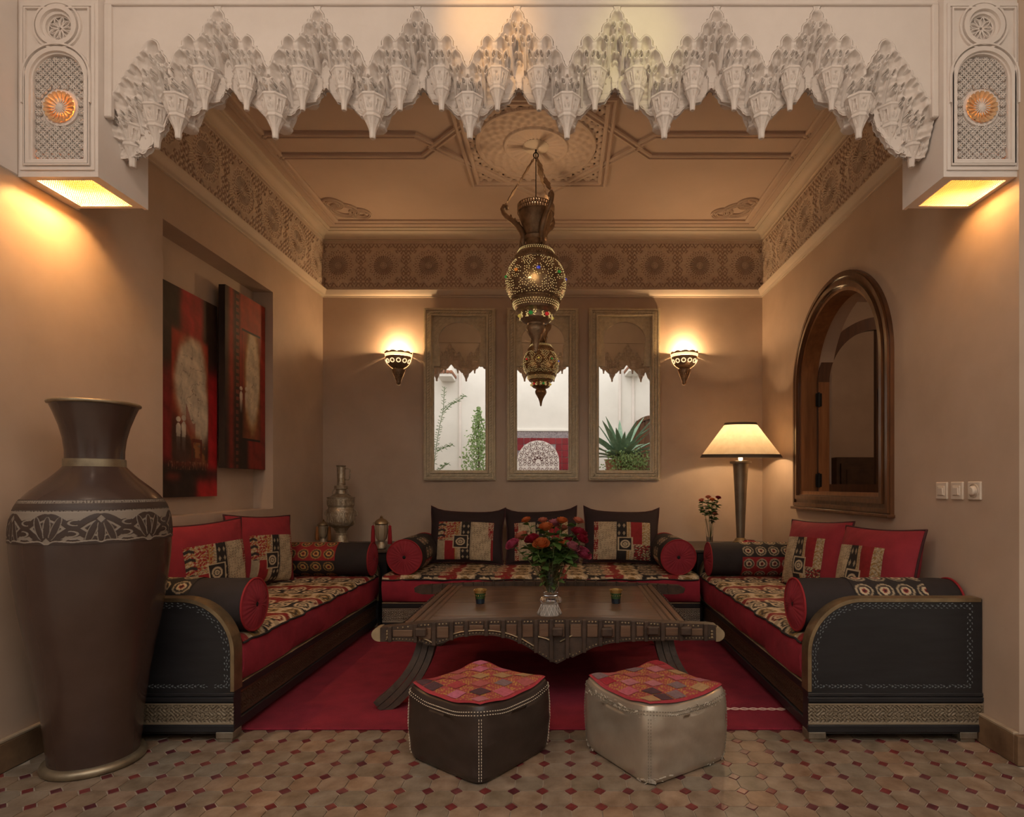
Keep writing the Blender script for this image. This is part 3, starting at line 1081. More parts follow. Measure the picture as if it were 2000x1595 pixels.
    for k in range(9):
        a = k * 2 * PI / 9
        for m in (0, 1):
            p = [(cx + r_ * cos(a + (q if m else -q)), yl, cz + r_ * sin(a + (q if m else -q))) for r_, q in ((.005, 0), (.02, .28), (.036, .22), (.05, .0), (.053, -.2))]
            b.tube(p, .0024, 5)
    b.tube([(cx + .05 * cos(a), yl, cz + .05 * sin(a)) for a in np.linspace(0, 2 * PI, 30)[:-1]], .003, 5, closed=True)
    b.build('roundel_screen', M['white'], t)
    # glowing rosette of hollow petals round a boss
    pm = MB()
    n = 7
    vs, fs = [], []
    for i in range(n):
        f_ = i / (n - 1)
        wd = (.0035 + .0075 * sin(f_ * PI * .62)) * (1 if f_ < .95 else .55)
        for j in range(5):
            q = (j - 2) / 2
            vs.append((q * wd, -.004 - .010 * f_ + .007 * (1 - q * q) * sin(f_ * PI), .018 + .046 * f_))
    for i in range(n - 1):
        for j in range(4):
            fs.append((i * 5 + j, i * 5 + j + 1, i * 5 + j + 6, i * 5 + j + 5))
    pm.add(vs, fs)
    pme = mesh_from('petal', pm.v, pm.f, M['petal'], 60)
    for k in range(18):
        inst('petal', pme, t, (rc[0], Y0 + .016, rc[1]), (0, k * 2 * PI / 18, 0))
    b = MB()
    b.lathe([(.0, -.012), (.012, -.011), (.02, -.004), (.021, .004)], 18, (rc[0], Y0 + .014, rc[1]), 'y', cap=False)
    for k in range(18):
        a = (k + .5) * PI / 9
        b.tube([(rc[0] + .012 * cos(a), Y0 + .005, rc[1] + .012 * sin(a)), (rc[0] + .034 * cos(a), Y0 + .004, rc[1] + .034 * sin(a))], .0021, 5)
    b.build('rosette_boss', M['white'], t, 60)
    bx, by, bz = cx + bulb_dx, Y0 + .125, Z0 + .085
    b = MB(); b.lathe([(0, -.018), (.012, -.014), (.018, 0), (.012, .016), (.008, .034), (0, .036)], 14, (bx, by, bz), cap=False)
    b.build('bulb', M['bulb2'], t, 180)
    for k in range(4):   # filament light just outside the bulb glass
        point('corbel_bulb_light', (bx + .024 * cos(k * PI / 2 + .4), by + .024 * sin(k * PI / 2 + .4), bz - .006), watts / 4, (1, .54, .19), .012)
    return t


M['box_lining'] = mat('dark_box_lining', (.16, .075, .02), .7)  # dark orange tone put in to keep the lit box interior dim
M['gilt2'] = mat('pierced_sheet', (.62, .48, .28), .6)
M['petal'] = mat('alabaster_petal', (.60, .38, .2), .5, translucent=.085)
M['bulb2'] = mat('corbel_bulb', (1, .8, .5), .5, emit=(1, .7, .3), emit_s=20)
corbel(XL, -1.876, 'white corbel light box with glowing rosette, on the wall above the tall brown vase', 85, -.045)
corbel(1.542, XR + .02, 'white corbel light box with glowing rosette, on the wall above the light switches', 32, .07)
# lamps of the gallery behind the viewpoint throw two soft patches on the beam
spot('gallery_lamp_amber', (-.55, 1.5, 3.25), (-.30, 2.40, 3.02), 23, (1, .52, .16), 30, 1)
spot('gallery_lamp_green', (.55, 1.5, 3.2), (.30, 2.40, 2.95), 9, (.9, .83, .25), 30, 1)
for gx in (-1.3, .9):  # added unseen fill lights that brighten the beam, floor and sofa fronts
    point('added_front_fill', (gx, .9, 3.3), 16, (1, .79, .62), .15)
# ---------------------------------------------------------------- rug
t = thing('rug', 'deep red pile rug filling the floor between the three sofas', 'rug', (-.2, 3.6, 0))
b = MB(); b.bbox(-1.72, 1.36, 2.668, 4.75, 0, .011, .004)
b.build('pile', M['rug'], t)
b = MB()
for i in range(9):
    x = .70 + i * .045
    for ph in (0, PI):
        b.tube([(x + .045 * q, 2.90 + .012 * sin(ph + PI * q * 1.0 + i * PI) + .0 * q - .01 * i / 9, .0125) for q in np.linspace(0, 1, 5)], .0035, 4)
b.build('cord_motif', M['rugcord'], t)

# ---------------------------------------------------------------- patterns painted per vertex
CREAM, BLK, RED, GOLD = (np.array(c) for c in ((.52, .415, .275), (.022, .017, .016), (.25, .014, .018), (.40, .24, .075)))


def mixc(c, m, col):
    return np.where(m[..., None], col, c)


def scroll(x, y, s):
    return np.sin(s * x + 2.1 * np.sin(s * .83 * y + .7)) * np.sin(s * 1.07 * y + 2.3 * np.sin(s * .71 * x + 1.9))


def rings(x, y, r0, lw):
    """distance bands of concentric rings"""
    d = np.hypot(x, y)
    return (np.abs(d - r0) < lw) | (np.abs(d - r0 * .42) < lw * .75) | (d < r0 * .14)


def patch_pat(u, v):
    c = np.zeros(u.shape + (3,)) + CREAM
    s1 = scroll(u, v, 62)
    c = mixc(c, (s1 > .28), CREAM * .55)
    left = u < .40
    c = mixc(c, left & (v > .52) & (scroll(u, v, 48) > .0), RED * 1.2)
    c = mixc(c, left & (v > .52) & (np.abs(scroll(u, v, 30)) < .12), GOLD)
    c = mixc(c, (u < .14) & (v > .5) & (np.abs(np.mod(v * 7 + 3 * np.abs(u - .07), 1) - .5) < .18), BLK * 1.5)
    c = mixc(c, (u > .14) & (u < .33) & (v < .5), RED * 1.15)
    c = mixc(c, (u < .12) & (v < .5), CREAM * .8)
    c = mixc(c, (u > .33) & (u < .345) | (u > .36) & (u < .372), GOLD)
    blk = (u > .43) & (u < .59)
    c = mixc(c, blk, BLK)
    dd = np.abs(np.mod(u - .43, .08) - .04) * 1.2 + np.abs(np.mod(v, .16) - .08) * .55
    c = mixc(c, blk & (dd < .026), CREAM * .75)
    sq = (np.abs(u - .42) < .135) & (np.abs(v - .48) < .17)
    c = mixc(c, sq, CREAM)
    sq2 = (np.abs(u - .42) < .115) & (np.abs(v - .48) < .145)
    c = mixc(c, sq2, BLK)
    c = mixc(c, sq2 & rings(u - .42, (v - .48) * .8, .068, .014), CREAM * .95)
    c = mixc(c, (u > .90) & (v > .55) & (scroll(u, v, 70) > -.1), RED * 1.1)
    c = mixc(c, (u > .955) & (v <= .55), RED * .9)
    c = mixc(c, (u > .60) & (u < .615), CREAM * .6)
    return c


def patch_pat2(u, v):
    c = np.zeros(u.shape + (3,)) + CREAM
    c = mixc(c, scroll(u, v, 58) > .3, CREAM * .6)
    c = mixc(c, (u < .08) & (scroll(u, v, 60) > -.1), RED)
    blk = (u > .40) & (u < .57)
    c = mixc(c, blk, BLK)
    dd = np.abs(np.mod(u - .40, .085) - .0425) * 1.2 + np.abs(np.mod(v, .2) - .1) * .5
    c = mixc(c, blk & (v > .55) & (dd < .03), CREAM * .7)
    c = mixc(c, (u > .57) & (u < .585) | (u > .60) & (u < .615), GOLD)
    c = mixc(c, (u > .645) & (u < .85) & (v > .42), RED * 1.1)
    c = mixc(c, (u > .85) & (np.abs(scroll(u, v, 34)) < .2), GOLD * .8)
    c = mixc(c, (u > .70) & (v < .40) & (scroll(u, v, 46) > 0), RED * 1.1)
    c = mixc(c, (u > .70) & (v < .40) & (np.abs(scroll(u, v, 46)) < .2), BLK)
    sq = (np.abs(u - .55) < .13) & (np.abs(v - .42) < .18)
    c = mixc(c, sq, CREAM)
    sq2 = (np.abs(u - .55) < .105) & (np.abs(v - .42) < .15)
    c = mixc(c, sq2, BLK)
    c = mixc(c, sq2 & rings(u - .55, (v - .42) * .8, .07, .015), CREAM)
    return c


def cover_pat(l, w):
    """seat cover stripes across the seat: l along the sofa (m), w across"""
    p = .42
    wob = .012 * np.sin(w * 26) + .006 * np.sin(w * 61 + l * 20)
    x = np.mod(l + wob, p)
    c = np.zeros(l.shape + (3,)) + RED
    c = mixc(c, np.abs(scroll(l, w, 48)) < .05, GOLD * .5)
    cream = (x > .13) & (x < .27)
    c = mixc(c, cream, CREAM * 1.2)
    c = mixc(c, cream & (np.abs(scroll(l, w, 60)) < .12), CREAM * .62)
    black = x > .27
    c = mixc(c, black, BLK)
    wy = np.mod(w, .13) - .065
    for x0, r in ((.02, .044), (.20, .046), (.345, .045)):
        c = mixc(c, rings(x - x0, wy, r, .0075), CREAM * 1.25 if x0 != .20 else GOLD * .6)
        c = mixc(c, (np.hypot(x - x0, wy) < r * .8) & (np.hypot(x - x0, wy) > r * .55), BLK if x0 > .1 else RED * .5)
    c = mixc(c, (np.abs(x - .27) < .008), CREAM * .8)
    c = mixc(c, (x > .385) & (np.abs(np.mod(w, .06) - .03) < .012), CREAM * .8)
    return c


def bolster_pat(A, x, redc):
    """A = angle round the roll, x = metres along it; rings on red around angle redc, on black elsewhere"""
    q = 2 * PI / 8
    dA = np.abs(np.mod(A - redc + PI, 2 * PI) - PI)
    c = np.zeros(A.shape + (3,)) + BLK
    c = mixc(c, dA < q, RED)
    ax = (np.mod(A - redc, q) - q / 2) * .124
    xx = np.mod(x, .094) - .047
    d = np.hypot(ax, xx * .95)
    G_ = CREAM * .9 if redc > 3.5 else GOLD
    c = mixc(c, d < .038, G_ * .75)
    c = mixc(c, d < .0305, BLK * 1.3)
    c = mixc(c, d < .021, G_ * 1.1)
    c = mixc(c, d < .0115, RED * .8)
    c = mixc(c, d < .006, BLK)
    c = mixc(c, np.abs(np.mod(A - redc, 2 * PI) - q * 1.06) < .10, CREAM * 1.05)
    return c


# ---------------------------------------------------------------- sofas
def carved(name, T, l0, l1, z0, z1, w, m, parent, amp=.0022, step=.0030, freq=170, hi=(.36, .29, .2), lo=(.10, .075, .05)):
    nl, nz = max(8, int((l1 - l0) / step)), max(6, int((z1 - z0) / (step * .8)))
    Lc, Zc = np.meshgrid(np.linspace(l0, l1, nl), np.linspace(z0, z1, nz), indexing='ij')
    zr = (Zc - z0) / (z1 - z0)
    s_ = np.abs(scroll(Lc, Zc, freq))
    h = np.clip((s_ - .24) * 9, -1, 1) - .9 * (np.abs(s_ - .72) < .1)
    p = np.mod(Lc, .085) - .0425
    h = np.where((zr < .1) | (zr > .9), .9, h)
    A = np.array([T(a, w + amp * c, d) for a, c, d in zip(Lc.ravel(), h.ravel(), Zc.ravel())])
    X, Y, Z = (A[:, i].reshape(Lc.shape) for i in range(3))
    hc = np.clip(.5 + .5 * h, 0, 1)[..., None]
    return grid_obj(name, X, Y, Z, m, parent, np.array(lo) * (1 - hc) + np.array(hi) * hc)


def sofa(label, T, L, loc, panels=True, railmat='carvwood', W=.75, covlen=None):
    t = thing('banquette_sofa', label, 'sofa', loc, group='low salon sofas around the rug')
    fr = MB(T)
    l0, l1 = (.06, L - .06) if panels else (0, L)
    fr.bbox(l0, l1, .03, W - .012, .03, .232, .003)
    fr.build('base', M['ebony'], t)
    b = MB(T); b.bbox(l0, l1, W - .03, W + .004, .197, .232, .004)
    b.build('top_rail', M['ebony'], t)
    b = MB(T); b.bbox(l0, l1, W - .02, W + .006, .231, .237, .002)
    b.build('rail_edge', M['caps'], t)
    b = MB(T); b.bbox(l0, l1, W - .03, W + .004, .035, .082, .004)
    b.build('bottom_rail', M['ebony'], t)
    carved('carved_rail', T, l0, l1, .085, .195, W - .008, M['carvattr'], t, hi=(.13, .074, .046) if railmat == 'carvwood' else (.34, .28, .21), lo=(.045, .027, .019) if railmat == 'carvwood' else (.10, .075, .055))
    # mattress
    b = MB(T)
    n = 30
    segs = []
    wob = lambda l, k: .006 * sin(l * 9 + k) + .004 * sin(l * 23 + 2 * k)
    m0, m1 = l0 + .004, l1 - .004
    prof = [(.02, .237), (W - .015, .237), (W + .012, .25), (W + .02, .30), (W + .020, .36), (W + .012, .41), (W - .01, .428), (W - .2, .432), (.02, .432)]
    vs = []
    for i in range(n + 1):
        l = m0 + (m1 - m0) * i / n
        for j, (ww, z) in enumerate(prof):
            dz = wob(l, j) * (1 if j > 4 else .3)
            vs.append((l, ww + (wob(l, j + 3) if 1 < j < 7 else 0), z + dz * .6))
    k = len(prof)
    fs = [tuple(range(k)), tuple(range(n * k, n * k + k))[::-1]]
    for i in range(n):
        for j in range(k):
            fs.append((i * k + j, i * k + (j + 1) % k, (i + 1) * k + (j + 1) % k, (i + 1) * k + j))
    b.add(vs, fs)
    b.build('mattress', M['red'], t, 50)
    if panels:
        rad = .235
        pz = .623
        wf = W + .012
        for q, (a, c) in enumerate(((0, .06), (L - .06, L))):
            pp = [(.004, .035), (wf, .035), (wf, pz - rad)] + [(wf - rad + rad * cos(R(g)), pz - rad + rad * sin(R(g))) for g in range(10, 91, 10)] + [(.004, pz)]
            b = MB(T); b.prism(pp, lambda y, z, s_: (s_, y, z), a, c)
            pn = b.build('end_panel', M['ebony'], t)
            # metal edging that follows the curved edge
            edge = [(wf + .001, .22), (wf + .001, pz - rad)] + [(wf - rad + (rad + .001) * cos(R(g)), pz - rad + (rad + .001) * sin(R(g))) for g in range(6, 91, 6)] + [(.01, pz + .001)]
            b = MB(T)
            vs, fs = [], []
            for i, (y, z) in enumerate(edge):
                cy, cz2 = (wf - rad, pz - rad)
                if z <= pz - rad: nx, nz = 1, 0
                elif y <= wf - rad: nx, nz = 0, 1
                else:
                    dl = math.hypot(y - cy, z - cz2); nx, nz = (y - cy) / dl, (z - cz2) / dl
                for s_, e in ((a - .004, -.012), (a - .004, .004), (c + .003, .004), (c + .003, -.012)):
                    vs.append((s_, y + nx * e, z + nz * e))
            for i in range(len(edge) - 1):
                for j in range(4):
                    fs.append((i * 4 + j, i * 4 + (j + 1) % 4, i * 4 + 4 + (j + 1) % 4, i * 4 + 4 + j))
            b.add(vs, fs)
            b.build('edging', M['brass'], pn)
            if q == 0:
                # bone inlay stitches, two rows round the panel
                b = MB(T)
                def dash(y0, z0, y1, z1):
                    d = Vector((0, y1 - y0, z1 - z0)); l = d.length; d.normalize()
                    k_ = max(1, int(l / .0125))
                    nn = Vector((0, -d.z, d.y))
                    for i in range(k_):
                        if rng.random() < .12: continue
                        f_ = (i + .5) / k_
                        off = .004 * (1 if i % 2 else -1)
                        p = Vector((a - .0012, y0 + (y1 - y0) * f_, z0 + (z1 - z0) * f_)) + nn * off
                        dd = (d + nn * (.35 if i % 2 else -.35)).normalized()
                        b.obox(p, (.0014, 0, 0), dd * .0040, Vector((0, -dd.z, dd.y)) * .0014)
                for ins in (.022, .034):
                    c_ = [(wf - ins, .235 + ins * .3), (wf - ins, pz - rad)] + [(wf - rad + (rad - ins) * cos(R(g)), pz - rad + (rad - ins) * sin(R(g))) for g in range(15, 91, 15)] + [(.03 + ins, pz - ins), (.03 + ins, .235 + ins * .3)]
                    for (p, r_) in zip(c_, c_[1:] + c_[:1]):
                        dash(*p, *r_)
                b.build('bone_stitching', M['inlay'], pn, kind='stuff')
                b = MB(T)
                b.bbox(a - .008, a + .01, .0, wf + .004, .175, .196, .003)
                b.bbox(a - .005, a + .01, .0, wf + .004, .198, .214, .003)
                b.build('panel_moulding', M['ebony'], pn)
                T2 = lambda l, w_, z, T=T, a=a: T(a - w_, l, z)
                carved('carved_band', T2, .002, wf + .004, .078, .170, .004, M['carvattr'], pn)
                b = MB(T); b.bbox(a - .010, a + .01, .0, wf + .006, .045, .076, .003)
                b.build('plinth_rail', M['ebony'], pn)
        for a in (-.006, L - .075):
            for ww in (.03, W - .06):
                b = MB(T)
                b.bbox(a - .004, a + .07, ww, ww + .075, .016, .0455, .003)
                b.bbox(a + .003, a + .064, ww + .006, ww + .068, 0, .017, .002)
                b.build('foot', M['silverm'], t)
    else:
        for a in (.06, L - .13):
            b = MB(T); b.bbox(a, a + .07, W - .08, W - .01, .0115, .036, .003)
            b.build('foot', M['brass'], t)
    return t


def seat_cover(label, T, l0, l1, W, loc, group):
    n, m = int((l1 - l0) / .0075), 100
    Lc = np.linspace(l0, l1, n)[:, None] + np.zeros((1, m))
    s = np.linspace(0, W + .012, m)[None, :] + np.zeros((n, 1))
    drop = np.maximum(0, s - (W - .035))
    wv = .004 * np.sin(Lc * 31) + .003 * np.sin(Lc * 67 + 1)
    Wc = np.minimum(s, W - .035 + .05 * np.sin(np.minimum(drop / .05, 1.4))) + 0.012 + wv * (s > W * .85)
    Zc = .442 + .004 * np.sin(Lc * 17) * np.sin(Wc * 11) - np.where(drop > 0, .03 * (drop / .047) ** 2, 0)
    A = np.array([T(a, c, d) for a, c, d in zip(Lc.ravel(), Wc.ravel(), Zc.ravel())])
    X, Y, Z = (A[:, i].reshape(Lc.shape) for i in range(3))
    t = thing('seat_cover', label, 'seat cover', loc, group=group)
    grid_obj('cloth', X, Y, Z, M['fab'], t, cover_pat(Lc, s))
    b = MB()
    b.tube([(X[i, -1], Y[i, -1], Z[i, -1]) for i in range(0, n, 4)], .0055, 6)
    b.build('hem', M['blackcloth'], t, 180)
    return t


Tl = lambda l, w_, z: (XL + w_, 2.552 + l, z)
Tr = lambda l, w_, z: (XR - w_, 2.552 + l, z)
Tb = lambda l, w_, z: (-1.36 + l, 5.335 - w_, z)
sofa('black and red banquette sofa along the wall under the two red paintings', Tl, 2.07, (XL + .4, 3.6, 0))
sofa('black and red banquette sofa along the wall under the arched wooden window', Tr, 2.07, (XR - .4, 3.6, 0))
sofa('red banquette sofa against the back wall under the three mirrors', Tb, 2.40, (-.16, 4.9, 0), panels=False, railmat='silverm', W=.93)
seat_cover('striped patterned seat cover on the sofa beneath the paintings', Tl, .07, 2.0, .75, (XL + .4, 3.6, .44), 'striped seat covers')
seat_cover('striped patterned seat cover on the sofa beneath the arched window', Tr, .07, 2.0, .75, (XR - .4, 3.6, .44), 'striped seat covers')
seat_cover('striped patterned seat cover on the long sofa beneath the mirrors', Tb, .005, 2.395, .93, (-.16, 4.9, .44), 'striped seat covers')


# ---------------------------------------------------------------- bolsters
def bolster(label, c, L, r, yaw, band=(.22, .62), shift=0):
    """roll along local x; the visible disc end is at local -x when yaw=0"""
    t = thing('bolster', label, 'bolster', c, (0, 0, yaw), 'round bolsters with red ends', world=False)
    b = MB()
    n = 22
    pr = []
    for i in range(n + 1):
        x = -L / 2 + L * i / n
        e = min(i, n - i) / n
        pr.append((r * (1 - .05 * math.exp(-e * 40)) * (1 + .006 * sin(i * 1.7)), x))
    b.lathe(pr, 44, axis='x', cap=False)
    b.build('cover', M['blackcloth'], t, 180, world=False)
    x0, x1 = -L / 2 + L * band[0], -L / 2 + L * band[1]
    na, nx = 150, 70
    A, Xc = np.meshgrid(np.linspace(0, 2 * PI, na + 1)[:-1], np.linspace(x0, x1, nx), indexing='ij')
    rr = (r + .0022) * (1 + .004 * np.sin(Xc * 40))
    grid_obj('patterned_band', Xc, rr * np.cos(A), rr * np.sin(A), M['fab'], t, bolster_pat(A, Xc - x0, shift), wrap=True, world=False)
    for sg in (-1, 1):
        na, nr = 96, 12
        A, Q = np.meshgrid(np.linspace(0, 2 * PI, na + 1)[:-1], np.linspace(.03, 1, nr), indexing='ij')
        bulge = .022 * (1 - Q ** 2) - .016 * np.exp(-(Q / .16) ** 2)
        pl = .0028 * np.cos(24 * A + .6 * np.sin(3 * A)) * np.sin(np.clip(Q, 0, 1) * PI) ** .6
        o = grid_obj('end_disc', sg * (L / 2 + bulge + pl), r * .97 * Q * np.cos(A), r * .97 * Q * np.sin(A), M['redcush'], t, wrap=True, world=False)
        b = MB(); b.lathe([(0, .006), (.010, .004), (.014, -.004), (.0, -.006)], 12, (sg * (L / 2 + .007), 0, 0), 'x', cap=False)
        b.build('button', M['blackcloth'], o, 180, world=False)
        b = MB(); b.tube([(sg * L / 2, r * .985 * cos(a), r * .985 * sin(a)) for a in np.linspace(0, 2 * PI, 41)[:-1]], .0055, 6, closed=True)
        b.build('end_piping', M['redpiping'], t, 180, world=False)
    return t


bolster('long black bolster behind the curved sofa end next to the tall brown vase', (-1.80, 2.735, .565), .72, .122, PI, (.34, .76), 5.2)
bolster('black bolster with red ringed band at the far end of the sofa under the paintings', (-1.80, 4.40, .568), .74, .124, PI, (.32, .84), .82)
bolster('bolster on the back sofa at the end near the brass samovar', (-1.20, 4.76, .575), .64, .135, R(90), (.22, .55), 4.2)
bolster('bolster on the back sofa at the end near the table lamp', (.885, 4.76, .575), .64, .135, R(90), (.22, .55), 5.2)
bolster('black bolster at the far end of the sofa under the window, below the table lamp', (1.47, 4.40, .568), .74, .124, 0, (.30, .82), 3.7)
bolster('long black bolster behind the curved sofa end below the light switches', (1.45, 2.735, .565), .72, .122, 0, (.32, .78), 4.4)


# ---------------------------------------------------------------- cushions
def cushion(label, c, yaw, lean, wd, ht, th, base, pipe, pat, flip, roll=0, patch=(.14, .86, .0, .72), ears=.0):
    """front faces local -y; leaning back by 'lean'"""
    t = thing('cushion', label, 'cushion', c, (-lean, roll, yaw), 'square cushions leaning on the walls', world=False)
    n = 44

    def surf(u, v, side, extra=0):
        a, e = np.abs(u), np.abs(v)
        pu = 1 - .07 * (1 - v ** 2) * a ** 4
        pv = 1 - .07 * (1 - u ** 2) * e ** 4
        x = u * wd / 2 * pu
        z = v * ht / 2 * pv + ht / 2 + ears * (a ** 6) * np.clip(v, 0, 1) ** 6
        d = th / 2 * np.clip((1 - a ** 2.6) * (1 - e ** 2.6), 0, 1) ** .55
        d = d * (1 + .08 * np.sin(4 * u + 2 * v) * np.sin(3 * v - u)) + .006 * np.sin(u * 9 + v * 4) * (1 - a) * (1 - e)
        return x, side * (d + extra), z
    q = np.linspace(-1, 1, n)
    q = np.sign(q) * (1 - (1 - np.abs(q)) ** 1.5)
    U, Vv = np.meshgrid(q, q, indexing='ij')
    vs, fs = [], []
    for k, side in enumerate((-1, 1)):
        x, y, z = surf(U, Vv, side)
        vs.append(np.stack([x, y, z], -1).reshape(-1, 3))
        g = grid_faces(n, n) + k * n * n
        fs.append(g if side < 0 else g[:, ::-1])
    o = bpy.data.objects.new('cover', mesh_from('cover', np.concatenate(vs), np.concatenate(fs), M[base], 180))
    COL.objects.link(o); o.parent = t
    bd = [(-1, s) for s in np.linspace(-1, 1, 12)[:-1]] + [(s, 1) for s in np.linspace(-1, 1, 12)[:-1]] + [(1, -s) for s in np.linspace(-1, 1, 12)[:-1]] + [(-s, -1) for s in np.linspace(-1, 1, 12)[:-1]]
    P = []
    for u, v in bd:
        x, y, z = surf(np.array(float(u)), np.array(float(v)), 1)
        P.append((float(x), 0, float(z)))
    b = MB(); b.tube(P, .007, 6, closed=True)
    b.build('piping', M[pipe], t, 180, world=False)
    u0, u1, v0, v1 = patch
    m = 110
    A, B = np.meshgrid(np.linspace(0, 1, m), np.linspace(0, 1, m), indexing='ij')
    x, y, z = surf(-1 + 2 * (u0 + (u1 - u0) * A), -1 + 2 * (v0 + (v1 - v0) * B), -1, .003)
    cols = pat((1 - A) if flip else A, B)
    grid_obj('patchwork_panel', x, y, z, M['fab'], t, cols, world=False)
    return t


# on the back sofa
for (x, lab, pt, fl, rl, wd) in ((-.83, 'near the samovar', patch_pat, False, R(1.5), .65), (-.17, 'in the middle, behind the rose bouquet', patch_pat2, False, R(-2), .63), (.505, 'near the table lamp', patch_pat2, False, R(1.5), .66)):
    cushion('black cushion with patterned panel on the back sofa, ' + lab, (x, 4.99, .452), 0, R(13), wd, .46, .17, 'plumcloth', 'piping', pt, fl, rl, (.13, .87, .05, .76), .035)
# on the sofa under the paintings (front turned to +x)
cushion('red cushion with patterned panel half hidden by the tall vase', (-2.03, 3.36, .452), R(90) - R(14), R(6), .60, .46, .15, 'redcush', 'piping', patch_pat, False, R(-2), (.18, .95, .02, .72))
cushion('red cushion with patterned panel beside the ringed bolster, under the paintings', (-2.02, 3.94, .452), R(90) - R(16), R(7), .58, .47, .16, 'redcush', 'piping', patch_pat, False, R(3), (.22, .93, .0, .70))
# on the sofa under the window (front turned to -x)
cushion('red cushion with patterned panel under the hinged side of the arched window', (1.60, 3.78, .452), R(-90) + R(14), R(13), .60, .45, .15, 'redcush', 'piping', patch_pat2, False, R(-2), (.02, .76, .0, .72))
cushion('red cushion with dark piping closest to the light switches', (1.64, 3.13, .452), R(-90) + R(6), R(12), .66, .45, .17, 'redcush', 'piping', patch_pat2, False, R(-2), (.02, .74, .0, .74))


# ---------------------------------------------------------------- corner tables
def corner_table(label, x0, x1, y0, y1):
    t = thing('corner_table', label, 'side table', ((x0 + x1) / 2, (y0 + y1) / 2, 0), group='dark corner tables behind the sofas')
    b = MB(); b.bbox(x0, x1, y0, y1, .585, .61, .004)
    b.build('tabletop', M['slate'], t)
    b = MB(); b.bbox(x0 + .02, x1 - .02, y0 + .02, y1 - .02, .06, .586, .004)
    b.build('body', M['ebony'], t)
    for x in (x0 + .03, x1 - .09):
        for y in (y0 + .03, y1 - .09):
            b = MB(); b.bbox(x, x + .06, y, y + .06, 0, .061, .003)
            b.build('foot', M['ebony'], t)


corner_table('dark corner table carrying the brass samovar', XL + .006, -1.375, 4.632, YB - .004)
corner_table('dark corner table carrying the table lamp and rose stems', 1.055, XR - .006, 4.632, YB - .004)


